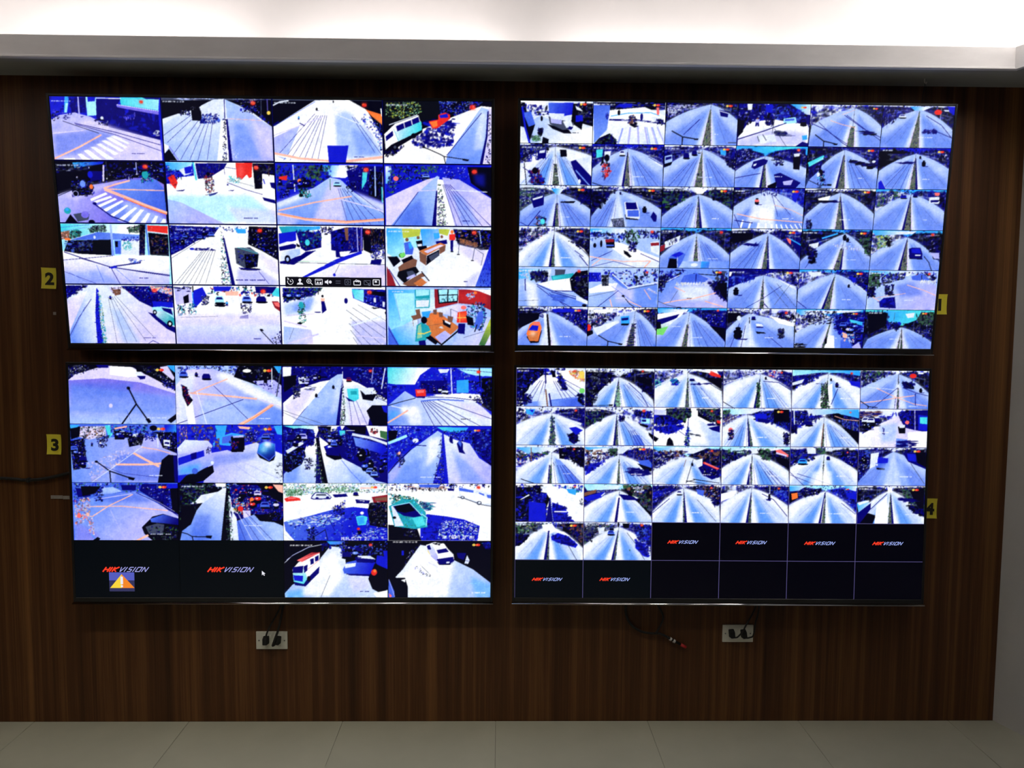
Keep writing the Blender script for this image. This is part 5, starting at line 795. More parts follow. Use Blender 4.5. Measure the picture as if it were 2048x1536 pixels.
LR10|z w w N 518,173 -7,485 990,578 476,219 575,1036 n n 1;p W -4,74 135,72 127,194 0,226;s wWKNP 60 51 -1,74 152,72 136,255 18,378;p C 135,72 280,70 238,223 153,193;p D 186,86 254,85 238,162;s GgHN 110 31 502,249 553,249 584,1027 478,1028;p K 770,795 845,610 896,610 889,763 906,854 847,977 770,887;s KN 60 48 752,734 896,610 907,885 839,977;p D 768,550 870,518 973,609 871,732;p w 689,277 954,426 938,487 732,337;b r 867,98 .8
LR11|z w K w 463,174 -10,608 980,732 421,236 496,1023 r l 1;s KHGgN 110 48 -6,90 258,86 277,299 40,516;l w 14 41,608 311,298;p A 805,291 941,259 952,442 823,428;p c 814,291 942,289 943,427 823,413;p N 823,322 891,315 891,376 832,376;p K 781,414 926,473 910,534 807,474;s NKD 60 48 684,80 974,106 976,289 754,262;s KNw 40 45 489,235 566,234 567,356 499,357;p K 928,656 1074,776 1016,899 929,717;q B A 690,721 812,994 690,721 792,719 880,1008 726,1011;f N 10 .5 549,204 726,1011 778,1010 829,1009 880,1008;t W 3,71 26 10-26-2023_THU;b r 855,95 1.0
LR12|F W;p K 178,27 535,12 546,220 454,404 300,284 180,286;s KNGH 140 55 186,42 535,21 538,250 369,375 197,286;q L w -18,75 179,164 -23,45 178,72 162,195 -22,182;p N -22,197 179,194 437,374 301,467 -6,411;s NKD 90 62 -22,197 437,343 268,498 -15,411;p D 12,563 182,469 369,451 455,511 252,682 116,653;s ND 60 62 -14,472 438,465 252,682 13,594;p K 638,35 965,24 970,458 812,368 640,218;s KGNHw 120 55 621,35 962,30 967,458 812,338;q W b 473,587 819,949 470,282 606,249 972,641 982,1008 461,1016;a W 1.0 538,281 641,340 819,949 545,953;p R 914,321 969,336 970,412 923,397;p w 778,384 898,367 908,520 797,521;p N 797,521 967,458 969,641 849,582;h N 20 34 796,414 890,413 890,459 796,460;s CDGN 80 34 486,495 515,495 520,999 452,1000;l N 12 504,281 498,495;l N 9 354,589 475,740;p K 187,989 203,836 236,774 280,865 298,993;l H 10 -20,732 66,868;h H 10 41 525,663 679,706 680,737 526,709;p K -17,716 74,807 33,899 -16,839;b r 843,87 .8
LR13|z w w N 363,177 -36,580 976,627 390,268 459,1001 l l 1;q c w 63,44 405,85 -31,24 609,15 457,145 150,180;s HKGN 60 51 -30,91 97,59 82,212 -19,305;l w 17 -18,396 235,179;v EwN 40 31 -3,213 201,180 152,333 17,426;s DNKA 110 51 456,115 747,111 750,385 493,328;p D 474,145 645,143 647,356 485,343;p N 510,267 698,294 682,386 519,358;p K 745,19 971,31 978,565 750,385;v DNA 40 31 750,355 976,382 978,565 785,446;e r 121,578 34 38;s rKNw 50 45 87,578 163,577 175,791 98,823;s KN 40 48 890,628 985,688 989,979 912,934;t W 507,740 26 #%#%#%_%#;b y 840,94 1.2
LR14|z w N K 483,222 -23,688 999,949 442,375 494,1002 r n 1;q w C 258,42 943,154 223,18 989,13 992,245 772,157 601,129 260,195;p K 601,129 686,112 773,187 740,310 620,281;s NKDw 110 51 -15,46 431,192 365,376 26,565;l w 24 39,45 56,534;s KN 30 51 -10,443 93,442 78,625 -7,626;v DNLA 90 31 672,280 989,337 993,612 812,492;p K 743,463 993,612 998,918 866,675;l o 14 636,189 774,279 988,306;c N 263,393 103 69;l E 21 477,405 451,987;t W 713,732 31 #%#%#%#%;b r 865,94 .6
LR15|F w;s NKDLwb 130 55 -2,184 320,179 557,84 459,300 20,673;h EwNP 60 69 10,62 283,58 268,180 13,245;q W P 40,856 641,971 -4,704 323,363 559,176 700,418 993,537 999,1012 2,1026;a b .8 290,424 562,359 537,849 331,852;h NwLK 90 86 4,245 320,210 289,363 19,612;p N 559,145 693,21 1001,17 1012,598 805,539 667,480;s NDKL 80 51 557,54 830,19 803,417 632,419;p D 858,141 1000,169 1003,567 865,538;p I 881,202 991,200 994,384 888,370;l L 17 804,19 819,539;p K 564,451 675,419 678,633 584,634;p w 580,420 666,404 667,480 590,487;e r 699,342 31 27;p W 703,602 1003,567 1005,996 745,1000;p B 543,757 707,786 728,1000 548,1003;l N 9 554,849 724,816;l N 9 555,941 847,952;h N 30 62 553,819 810,815 796,984 573,987;v NL 14 31 342,485 376,484 379,668 348,668;j NAwK 6 103 31,306 321,240 290,424 52,550;t W 292,593 26 #%#%#%#%#
LR20|z w w K 525,181 -1,694 988,588 476,518 530,1018 r n 1;q C w 21,81 431,167 -4,57 635,47 516,196 176,231;s HGNK 60 51 5,234 482,166 432,289 23,417;s wNrD 60 45 22,295 465,197 296,383 24,509;p K 618,72 984,52 988,588 808,376 637,347;s KNw 90 58 601,72 985,67 988,588 739,377;l E 21 222,62 228,414;l N 24 493,518 474,1009;q B A 655,531 880,988 577,379 637,378 949,987 744,1006;f N 10 .4 542,196 709,1006 795,1005 880,1004 966,1003;l K 17 77,883 265,997;l H 9 544,441 570,532;t W 690,721 22 #%#_#%#%;b r 848,100 .7
LR21|z w w N 506,243 -10,787 985,651 473,366 530,1004 r n 1;q C w 10,67 455,152 -10,42 675,33 557,212 114,218;p w 96,96 351,62 319,307 115,371;s wNKE 60 51 28,128 386,92 354,337 47,464;s KGH 50 51 369,92 471,75 472,244 378,245;p D 0,588 286,369 286,430 15,787;s DNbw 70 48 0,526 303,369 269,492 15,772;v KNDEL 80 31 693,57 974,53 977,359 763,332;p A 781,393 935,360 978,451 980,605 816,515;p K 765,454 979,574 980,666 869,637;h N 40 69 629,548 937,636 972,758 699,762;t W 681,726 22 #%#%#%_%#%#%;b y 838,92 1.3
LR22|z c w K 506,275 -20,681 979,806 0,0 0,0 n n 1;q C w 0,53 309,171 -21,35 820,23 582,198 138,204;s wPKEN 90 48 69,113 479,138 378,292 105,327;s NKw 90 48 -19,206 309,232 209,417 6,635;s NKEw 60 48 616,197 965,70 969,376 720,318;p N 663,565 738,410 971,560 974,806 863,869 725,748;p R 722,441 747,404 971,576 946,616;p r 756,416 963,567 946,591 756,456;s KNw 50 45 688,503 963,622 949,837 742,748;p w 584,382 720,318 722,502 655,565;l H 14 584,351 488,966;l E 10 481,352 449,537;k K 572,474 51;h w 30 34 -18,912 145,940 180,995 -17,989;l K 12 488,936 624,872 864,931;l K 12 589,857 976,960;l K 12 487,905 762,978;t W 725,723 22 #%#%_%#%#;b r 855,117 .8
LR23|z c N K 445,186 -29,622 981,638 379,432 460,1021 r l 1;q c w -10,69 418,125 -31,39 964,31 794,89 487,185 162,159;s HKGN 60 51 -27,100 452,93 385,217 -7,345;s NKwb 60 48 -24,345 317,218 216,342 -5,499;s KGH 60 55 520,92 691,59 729,335 591,306;p r 785,89 862,72 975,209 976,270 812,180;p P 795,135 950,215 950,255 795,181;p K 779,242 977,331 980,577 833,426;l K 9 126,37 131,159;l K 10 445,216 449,431;l P 17 405,431 429,1015;f N 10 .55 453,185 772,1017 841,1016 909,1015;t W 700,741 31 #%#%#_#%
LR24|z w N K 497,186 -25,577 992,624 473,263 493,447 n n 1;s NDwKH 90 51 -17,147 428,141 328,327 39,484;p w 238,36 375,34 377,172 257,174;s KGHN 40 51 375,50 512,33 497,171 394,172;c C 183,390 130 79;c N 559,286 51 51;p N 704,260 987,317 991,563 844,442;s NKLD 60 51 685,137 976,133 982,532 791,381;l N 10 -19,623 218,1020;l N 10 111,698 387,848 612,984;l N 9 8,730 406,1002;a W .7 332,634 624,630 629,999 286,1003;t W 685,736 27 #%_%#%#%;b r 839,135 .6
LR25|z w N K 515,110 -14,963 995,565 0,0 0,0 n n 0;s NDwKA 110 51 -16,103 180,69 170,468 -4,871;v KwN 80 31 -12,348 150,315 138,622 5,901;p w 182,161 301,129 273,467 171,561;p K 256,467 393,481 395,588 275,574;p D 286,252 441,280 435,403 281,451;p A 255,406 409,419 394,542 265,528;p w 263,421 289,430 287,482 264,473;p N 644,124 996,119 1004,564 734,368;p D 713,154 851,167 846,367 734,338;p K 833,121 996,119 1003,518 872,397;l H 12 769,399 985,949;a b .5 341,466 647,308 745,953 315,959;t w 612,739 27 #%#%#%#%_%#;j KNAw 4 103 3,225 132,223 118,469 17,563;b y 858,96 1.3
LR30|F W;p K -9,51 363,46 364,215 450,244 502,397 452,644 455,1014 -4,1020;s KNDb 150 62 -4,51 380,45 416,275 486,582 455,999 1,1005;p D 195,463 443,521 446,1014 198,1018;p D 537,489 692,580 778,763 711,857 848,947 883,1015 540,1019;s DN 90 62 537,520 743,610 762,825 866,993 540,1013;p w 58,434 194,278 211,309 92,418;q w W 364,92 501,244 364,76 534,43 527,243 450,244;s CDNwbT 60 48 534,43 979,37 980,237 809,178;p C 740,133 885,146 878,300 775,240;s NDb 40 58 193,217 450,244 434,460 229,432;p N 499,367 516,366 561,1019 446,1021;l b 9 511,382 557,1019;s H 10 34 930,392 985,391 986,576 948,545;t W 22,53 27 10-26-2023_THU;l W 27 573,735 752,733;b r 868,79 .7
LR31|z c N K 518,168 -10,653 982,855 451,354 542,1006 n l 1;q c w 13,52 561,137 -11,34 560,26 492,138 48,175;p E -6,237 185,142 168,235 -2,329;p D -5,360 83,297 305,202 255,356 50,467;l w 24 254,310 305,233;p K 560,29 974,24 982,840 786,472 648,290;s KNHEG 120 58 560,29 970,24 977,747 768,380;p N 502,261 648,290 785,380 786,426 580,414;p w 699,289 802,364 768,380;s Lw 20 41 697,58 868,56 870,225 732,196;p W 477,323 537,322 568,1000 431,1001;p N 503,353 525,353 491,1007 448,1007;t w 617,715 24 #%#%#%#%
LR32|z w N K 454,94 -19,778 978,534 451,186 503,1003 n r 1;p D -14,223 160,129 144,283 -9,408;s DNLw 70 51 -20,131 331,111 212,251 -8,501;c w 392,218 75 69;s KNLwE 100 48 621,30 967,25 971,364 761,305;p A 639,122 759,151 744,306 658,245;s KN 30 48 865,396 971,410 969,534 901,519;l N 12 -14,778 248,374;l H 10 659,399 940,966;t W 577,715 31 #%#%#%_%;b r 861,88 .8
LR33|z w w N 451,87 -23,564 982,536 380,205 463,1021 n l 1;p W -13,241 225,145 193,299 -11,456;p D 792,199 972,197 976,474 845,321;s DNA 60 51 774,138 971,166 976,474 845,321;l w 10 181,38 188,207;p K 698,246 724,231 734,385 692,401;p N 657,370 743,369 726,422 674,401;l N 14 604,232 777,384 980,813;l w 14 718,31 715,231;t W 576,720 27 #%#%#_#%_%;b r 850,90 .7
LR34|z c N D 538,158 -18,551 999,754 445,252 551,1022 n l 1;q C w 13,42 220,132 -13,27 252,23 151,132 14,165;p K -16,227 117,164 145,317 19,473;p O 32,220 121,195 130,333 45,387;s KNw 90 48 168,132 459,98 427,221 188,301;s NDLK 70 51 665,95 984,152 991,584 842,401;p D 838,185 984,183 987,368 875,338;q C w 819,31 974,60 801,16 983,13 985,152 854,92;p N 521,189 533,189 487,1017 442,1017;l W 14 523,343 482,1008;l N 10 774,463 985,754;t W 589,719 29 #%#_#%#%#%#;b y 854,98 .7
LR35|z w K K 490,114 -1,784 998,833 454,223 548,1025 n r 1;p W 437,38 506,37 517,176 456,176;s KGHN 130 62 627,82 987,46 992,787 842,572 734,327;p K 765,111 987,46 991,756 874,479;h N 30 69 631,313 838,356 821,403 666,374;s NK 60 58 755,512 980,601 983,787 844,696;q C w 15,491 155,643 -6,460 133,381 195,458 36,738;p w 6,445 168,381 185,411 33,521;p K 5,954 54,768 173,720 286,781 238,1013 58,1031;p N 2,738 203,457 206,612 41,1016 6,1016;l N 14 206,612 440,207;p W 290,518 441,269 462,1010 264,1013;t w 715,729 24 #%#%_%;t W 17,65 24 10-26-2023_THU;b y 854,103 1.3
LR40|z w H K 498,106 -4,669 994,687 430,200 509,1009 n l 1;s GgHKy 120 48 1,51 352,47 302,232 11,360;p K -2,391 200,326 183,450 64,637 -1,638;s KN 50 58 -2,329 208,326 115,544 -1,638;p W 387,77 540,44 610,228 508,322 422,231;p K 695,42 989,38 993,625 816,318 696,227;s KHNE 70 58 678,58 986,54 990,594 816,287;p D 525,384 628,290 783,381 921,595 888,682 664,568 535,477;s ND 60 62 542,353 748,381 913,626 612,537;p W 507,230 713,258 817,380 610,259;l H 14 784,628 907,1004;p N 482,230 504,230 461,1010 426,1010;t w 18,57 24 10-26-2023_THU;b y 849,96 1.3
LR41|z w H N 518,124 -6,641 972,613 419,218 482,997 n l 1;s wWHgrK 90 48 3,69 363,33 296,219 40,439;s KHN 60 48 1,192 192,128 126,500 7,532;p w 209,159 312,127 296,281 228,313;c A 402,280 96 69;c K 412,181 62 34;s DNKA 110 51 723,59 972,56 977,613 795,429;p D 761,492 882,552 963,923 885,893 763,677;s ND 60 55 761,461 960,613 963,923 832,738;p K 568,31 671,29 664,153 587,154;l H 12 639,277 762,554;l H 12 815,739 903,986;e G 681,734 10 10;e K 509,62 14 38;t w 20,56 24 10-26-2023_THU;b r 852,73 1.0
'''.strip().split('\n'):
    _k, _v = _l.split('|', 1)
    FEEDS[(_k[:2], int(_k[2]), int(_k[3]))] = _v

FEED_LABELS = {
    ('UL', 0, 0): 'crossing beside a dark building',
    ('UL', 0, 2): 'white road with a blue privacy block',
    ('UL', 0, 3): 'white van parked under trees',
    ('UL', 1, 0): 'crossing with a helmeted rider in front',
    ('UL', 1, 1): 'forecourt with a red column',
    ('UL', 2, 0): 'low building and a tall pole',
    ('UL', 2, 1): 'dark tricycle on a divided road',
    ('UL', 2, 2): 'white car and a potted shrub',
    ('UL', 2, 3): 'office lobby with wooden desks',
    ('UL', 3, 0): 'pale parked car beside the road',
    ('UL', 3, 1): 'terminal with parked jeeps',
    ('UL', 3, 3): 'meeting room with a red wall and wooden table',
    ('LL', 0, 0): 'bare road with a street lamp',
    ('LL', 0, 2): 'turquoise vehicle on a divided road',
    ('LL', 0, 3): 'red car under a blue sky',
    ('LL', 1, 1): 'white jeepney in blue light',
    ('LL', 2, 2): 'car park with a rider in turquoise',
    ('LL', 2, 3): 'turquoise truck in tree shade',
    ('LL', 3, 2): 'red-roofed van in a yard',
    ('LL', 3, 3): 'white van turning on a pale yard',
    ('UR', 5, 0): 'orange car on a divided road',
    ('UR', 5, 2): 'green and white bus',
    ('UR', 0, 1): 'wide striped crossing',
    ('UR', 5, 5): 'tree-lined road under a turquoise sky',
    ('LR', 3, 0): 'road half in deep blue shade',
    ('LR', 0, 5): 'junction with crossed orange lines',
}

SW, SH = 1.660, 0.934     # lit area of each screen
TVS = dict(
    UL=(-0.8600, -0.1007, 2.0418, 0.0975, 0.0061, 0.0007, 4, 0.0052),
    UR=(0.9064, -0.1023, 2.0439, 0.0955, -0.0048, -0.0027, 6, 0.0022),
    LL=(-0.8567, -0.0843, 1.0271, 0.0009, 0.0079, -0.0017, 4, 0.0016),
    LR=(0.9009, -0.0727, 1.0247, -0.0244, -0.0061, -0.0018, 6, 0.0026),
)
TV_LABEL = dict(
    UL='tilted black wall screen of sixteen camera feeds with a control toolbar, beside card 2',
    UR='tilted black wall screen filled by thirty-six small camera feeds, beside card 1',
    LL='black wall screen with fourteen camera feeds, two logo tiles and a warning triangle',
    LR='black wall screen whose two bottom rows are dark logo tiles, beside card 4',
)


def feed_mesh(pic, x0, x1, z0, z1, y):
    h, w_ = pic.shape[:2]
    gx, gz = np.meshgrid(np.linspace(x0, x1, w_), np.linspace(z1, z0, h))
    co = np.stack([gx, np.full_like(gx, y), gz], -1).reshape(-1, 3).astype(np.float32)
    i = np.arange(h * w_).reshape(h, w_)
    q = np.stack([i[1:, :-1], i[1:, 1:], i[:-1, 1:], i[:-1, :-1]], -1).reshape(-1, 4).astype(np.int32)
    me = bpy.data.meshes.new('camera_feed')
    me.vertices.add(len(co))
    me.vertices.foreach_set('co', co.ravel())
    me.loops.add(q.size)
    me.loops.foreach_set('vertex_index', q.ravel())
    me.polygons.add(len(q))
    me.polygons.foreach_set('loop_start', np.arange(0, q.size, 4, dtype=np.int32))
    me.update()
    a = me.color_attributes.new('picture', 'BYTE_COLOR', 'POINT')
    lin = np.where(pic <= 0.04045, pic / 12.92, ((pic + 0.055) / 1.055) ** 2.4)
    rgba = np.ones((h * w_, 4), np.float32)
    rgba[:, :3] = lin.reshape(-1, 3)
    a.data.foreach_set('color', rgba.ravel())
    me.materials.append(M['feed'])
    return me


class Flat:
    """flat marks on a screen: filled shapes in screen units (u to the right, v down, both 0..1)"""

    def __init__(self):
        self.v, self.f = [], []

    def poly(self, pts):
        n = len(self.v)
        self.v += list(pts)
        self.f.append(tuple(range(n, n + len(pts))))
        return self

    def rect(self, x0, y0, x1, y1):
        return self.poly([(x0, y0), (x1, y0), (x1, y1), (x0, y1)])

    def line(self, w_, pts, asp=SW / SH):
        for (x0, y0), (x1, y1) in zip(pts[:-1], pts[1:]):
            dx, dy = x1 - x0, (y1 - y0) / asp
            n = math.hypot(dx, dy) or 1
            ox, oy = -dy / n * w_ / 2, dx / n * w_ / 2 * asp
            self.poly([(x0 + ox, y0 + oy), (x1 + ox, y1 + oy), (x1 - ox, y1 - oy), (x0 - ox, y0 - oy)])
        return self

    def ring(self, c, r, w_, a0=0, a1=360, n=14, asp=SW / SH):
        p = [(c[0] + r * math.cos(math.radians(a0 + (a1 - a0) * k / n)), c[1] + r * asp * math.sin(math.radians(a0 + (a1 - a0) * k / n))) for k in range(n + 1)]
        return self.line(w_, p)

    def disc(self, c, r, n=14, asp=SW / SH):
        return self.poly([(c[0] + r * math.cos(6.2832 * k / n), c[1] + r * asp * math.sin(6.2832 * k / n)) for k in range(n)])

    def build(self, name, mat, parent, y):
        vs_ = [((a - .5) * SW, y, (1 - b) * SH) for a, b in self.v]
        # face the room
        fs = []
        for f in self.f:
            s = sum((vs_[f[i]][0] - vs_[f[i - 1]][0]) * (vs_[f[i]][2] + vs_[f[i - 1]][2]) for i in range(len(f)))
            fs.append(f if s < 0 else f[::-1])
        return obj(name, vs_, fs, mat, parent)


def logo(parent, u0, u1, v0, v1, light, y=-0.0006):
    """the nine slanted capitals, first three red, the rest pale"""
    h = v1 - v0
    wd = (u1 - u0)
    L = dict(H=[[(0, 0), (0, 1)], [(1, 0), (1, 1)], [(0, .5), (1, .5)]], I=[[(.5, 0), (.5, 1)]],
             K=[[(0, 0), (0, 1)], [(1, 0), (.1, .5)], [(.1, .5), (1, 1)]], V=[[(0, 0), (.45, 1)], [(1, 0), (.45, 1)]],
             S=[[(1, .05), (.15, .05)], [(.15, .05), (.08, .45)], [(.08, .5), (.92, .5)], [(.92, .5), (.85, .95)], [(.85, .95), (0, .95)]],
             O=[[(0, .05), (1, .05)], [(1, 0), (1, 1)], [(1, .95), (0, .95)], [(0, 1), (0, 0)]],
             N=[[(0, 1), (0, 0)], [(0, 0), (1, 1)], [(1, 1), (1, 0)]])
    adv = dict(H=.125, I=.052, K=.125, V=.115, S=.115, O=.125, N=.12)
    x = 0.04
    slant = 0.075
    A, B = Flat(), Flat()
    for i, ch in enumerate('HIKVISION'):
        a = adv[ch]
        g = a * .66 if ch != 'I' else 0.001
        for s in L[ch]:
            p = [(u0 + wd * (x + px * g + slant * (.5 - py)), v0 + h * py) for px, py in s]
            (A if i < 3 else B).line(wd * (.027 if i < 3 else .0155), p)
        x += a
    o = A.build('brand_logo', 'red', parent, y)
    o['label'] = 'red first letters of the logo'
    o = B.build('brand_logo', light, parent, y)
    o['label'] = 'pale last letters of the logo'


def make_tv(key):
    cx0, cy0, cz0, tilt, yw, rl, N, gap = TVS[key]
    ex = Vector((math.cos(yw), math.sin(yw), 0))
    ez = Vector((math.sin(yw) * math.sin(tilt), -math.sin(tilt) * math.cos(yw), math.cos(tilt)))
    ex, ez = ex * math.cos(rl) + ez * math.sin(rl), -ex * math.sin(rl) + ez * math.cos(rl)
    ey = ez.cross(ex)
    o = empty('wall_television')
    base = Vector((cx0, cy0, cz0)) - ez * (SH / 2)
    mw = Matrix(((ex.x, ey.x, ez.x, base.x), (ex.y, ey.y, ez.y, base.y), (ex.z, ey.z, ez.z, base.z), (0, 0, 0, 1)))
    o.matrix_world = mw
    tag(o, TV_LABEL[key], 'television', 'wall screens')
    hw, b, bt, bb = SW / 2, 0.009, 0.009, 0.0185
    box('screen_panel', -hw - .001, hw + .001, 0.0016, 0.010, -0.001, SH + .001, 'glass', o)
    bm = bmesh.new()
    add_box(bm, -hw - b, -hw, -0.0015, 0.016, -bb, SH + bt, 0.0012, 1)
    add_box(bm, hw, hw + b, -0.0015, 0.016, -bb, SH + bt, 0.0012, 1)
    add_box(bm, -hw, hw, -0.0015, 0.016, SH, SH + bt, 0.0012, 1)
    add_box(bm, -hw, hw, -0.0015, 0.016, -bb, 0, 0.0012, 1)
    from_bm('bezel', bm, 'black', o)
    # rounded bright strip along the foot of the frame
    n = 8
    pr = []
    for k in range(n + 1):
        th = math.radians(54 - 42 * k / n)
        pr.append((0.0005 - 0.0092 * math.cos(th), -bb - 0.0082 + 0.0092 * math.sin(th)))
    pr += [(-0.0078, -bb - 0.0072), (0.010, -bb - 0.0072), (0.010, -bb - 0.0006)]
    m = len(pr)
    vs_ = [(-hw - b - .002, y, z) for y, z in pr] + [(hw + b + .002, y, z) for y, z in pr]
    fs = [(i, (i + 1) % m, m + (i + 1) % m, m + i) for i in range(m)] + [tuple(range(m))[::-1], tuple(range(m, 2 * m))]
    obj('chrome_strip', vs_, fs, 'chrome', o, True)
    bm = bmesh.new()
    add_box(bm, -hw - .006, hw + .006, 0.012, 0.027, -bb + .002, SH + .006, 0.004, 2)
    add_box(bm, -hw * .72, hw * .72, 0.024, 0.042, 0.05, SH * .55, 0.006, 2)
    from_bm('back_housing', bm, 'matt', o)
    # bracket reaching back to the wall
    inv = mw.inverted()
    bm = bmesh.new()
    for sx in (-.28, .28):
        add_box(bm, sx - .02, sx + .02, 0.026, 0.034, SH * .18, SH * .82, 0.001, 1)
    me = bpy.data.meshes.new('t')
    q = []
    for xx in (-.34, .34):
        for zz in (-.06, .06):
            q.append(inv @ Vector((cx0 + xx, -0.004, cz0 + zz)))
            q.append(inv @ Vector((cx0 + xx, -0.0005, cz0 + zz)))
    me.from_pydata([tuple(v) for v in q], [], [(0, 4, 6, 2), (1, 3, 7, 5), (0, 1, 5, 4), (2, 6, 7, 3), (0, 2, 3, 1), (4, 5, 7, 6)])
    bm.from_mesh(me)
    bpy.data.meshes.remove(me)
    for sx in (-.28, .28):
        p = inv @ Vector((cx0 + sx, -0.003, cz0))
        add_box(bm, sx - .012, sx + .012, 0.03, max(p.y, 0.034), p.z - .025, p.z + .025)
    from_bm('wall_bracket', bm, 'steel', o)
    box('sensor', -0.02, 0.02, -0.003, 0.01, -bb - 0.0115, -bb - 0.006, 'matt', o, 0.001, 1)

    GW, GH = (184, 104) if N == 4 else (122, 69)
    for r in range(N):
        for c in range(N):
            x0, x1 = -hw + SW * c / N + gap / 2, -hw + SW * (c + 1) / N - gap / 2
            z1, z0 = SH * (1 - r / N) - gap / 2, SH * (1 - (r + 1) / N) + gap / 2
            if (key, r, c) in FEEDS:
                f = Feed(GW, GH, 1000 * 'UL UR LL LR'.split().index(key) + 31 * r + c, GW / GH)
                f.run(FEEDS[(key, r, c)])
                t = bpy.data.objects.new('camera_feed', feed_mesh(f.done(), x0, x1, z0, z1, 0.0004))
                col.objects.link(t)
                t.parent = o
                lb = FEED_LABELS.get((key, r, c))
                if lb:
                    t['label'] = lb
            else:
                t = obj('blank_feed', [(x0, .0004, z0), (x1, .0004, z0), (x1, .0004, z1), (x0, .0004, z1)], [(0, 1, 2, 3)],
                        'blank2' if (key == 'LL' or (r == 5 and c < 2)) else 'blank', o)
                lg = LOGOS.get((key, r, c))
                if lg:
                    logo(t, *lg, 'lav' if key == 'LL' else 'blue', -0.0004)
    if key == 'UL':
        for k in range(1, N):
            Flat().rect(k / N - .0011, 0, k / N + .0011, 1).build('grid_line', 'gap', o, 0.001)
            Flat().rect(0, k / N - .002, 1, k / N + .002).build('grid_line', 'gap', o, 0.0012)
    if key == 'LR':
        for k in range(1, N):
            Flat().rect(k / N - .0007, 0, k / N + .0007, 1).build('grid_line', 'gridline', o, 0.001)
            Flat().rect(0, k / N - .0012, 1, k / N + .0012).build('grid_line', 'gridline', o, 0.0012)
        Flat().rect(0, 0, .0009, 1).build('grid_line', 'gridline', o, 0.0001)
    return o


LOGOS = {('LL', 3, 0): (0.0663, 0.1866, 0.8665, 0.8872), ('LL', 3, 1): (0.3163, 0.4378, 0.8667, 0.8875), ('LR', 4, 2): (0.3722, 0.4539, 0.7445, 0.7584), ('LR', 4, 3): (0.5388, 0.6221, 0.7449, 0.7588), ('LR', 4, 4): (0.7071, 0.7899, 0.7464, 0.7603), ('LR', 4, 5): (0.8744, 0.957, 0.7457, 0.7597), ('LR', 5, 0): (0.0423, 0.1232, 0.912, 0.9249), ('LR', 5, 1): (0.2076, 0.2885, 0.9104, 0.9239)}
BAR = (0.5144, 0.7143, 0.7401, 0.7548)
ICONS = [(0.526, 0.7332), (0.5485, 0.7335), (0.5708, 0.7327), (0.5928, 0.7334), (0.6148, 0.7336), (0.6382, 0.7338), (0.6608, 0.7336), (0.6829, 0.7343), (0.7066, 0.735), (0.7279, 0.7338)]
CUR1 = (0.5196, 0.7157)
CUR2 = (0.4468, 0.8818)
WARN = (0.0812, 0.8896, 0.1413, 0.973)


tvs = {k: make_tv(k) for k in TVS}


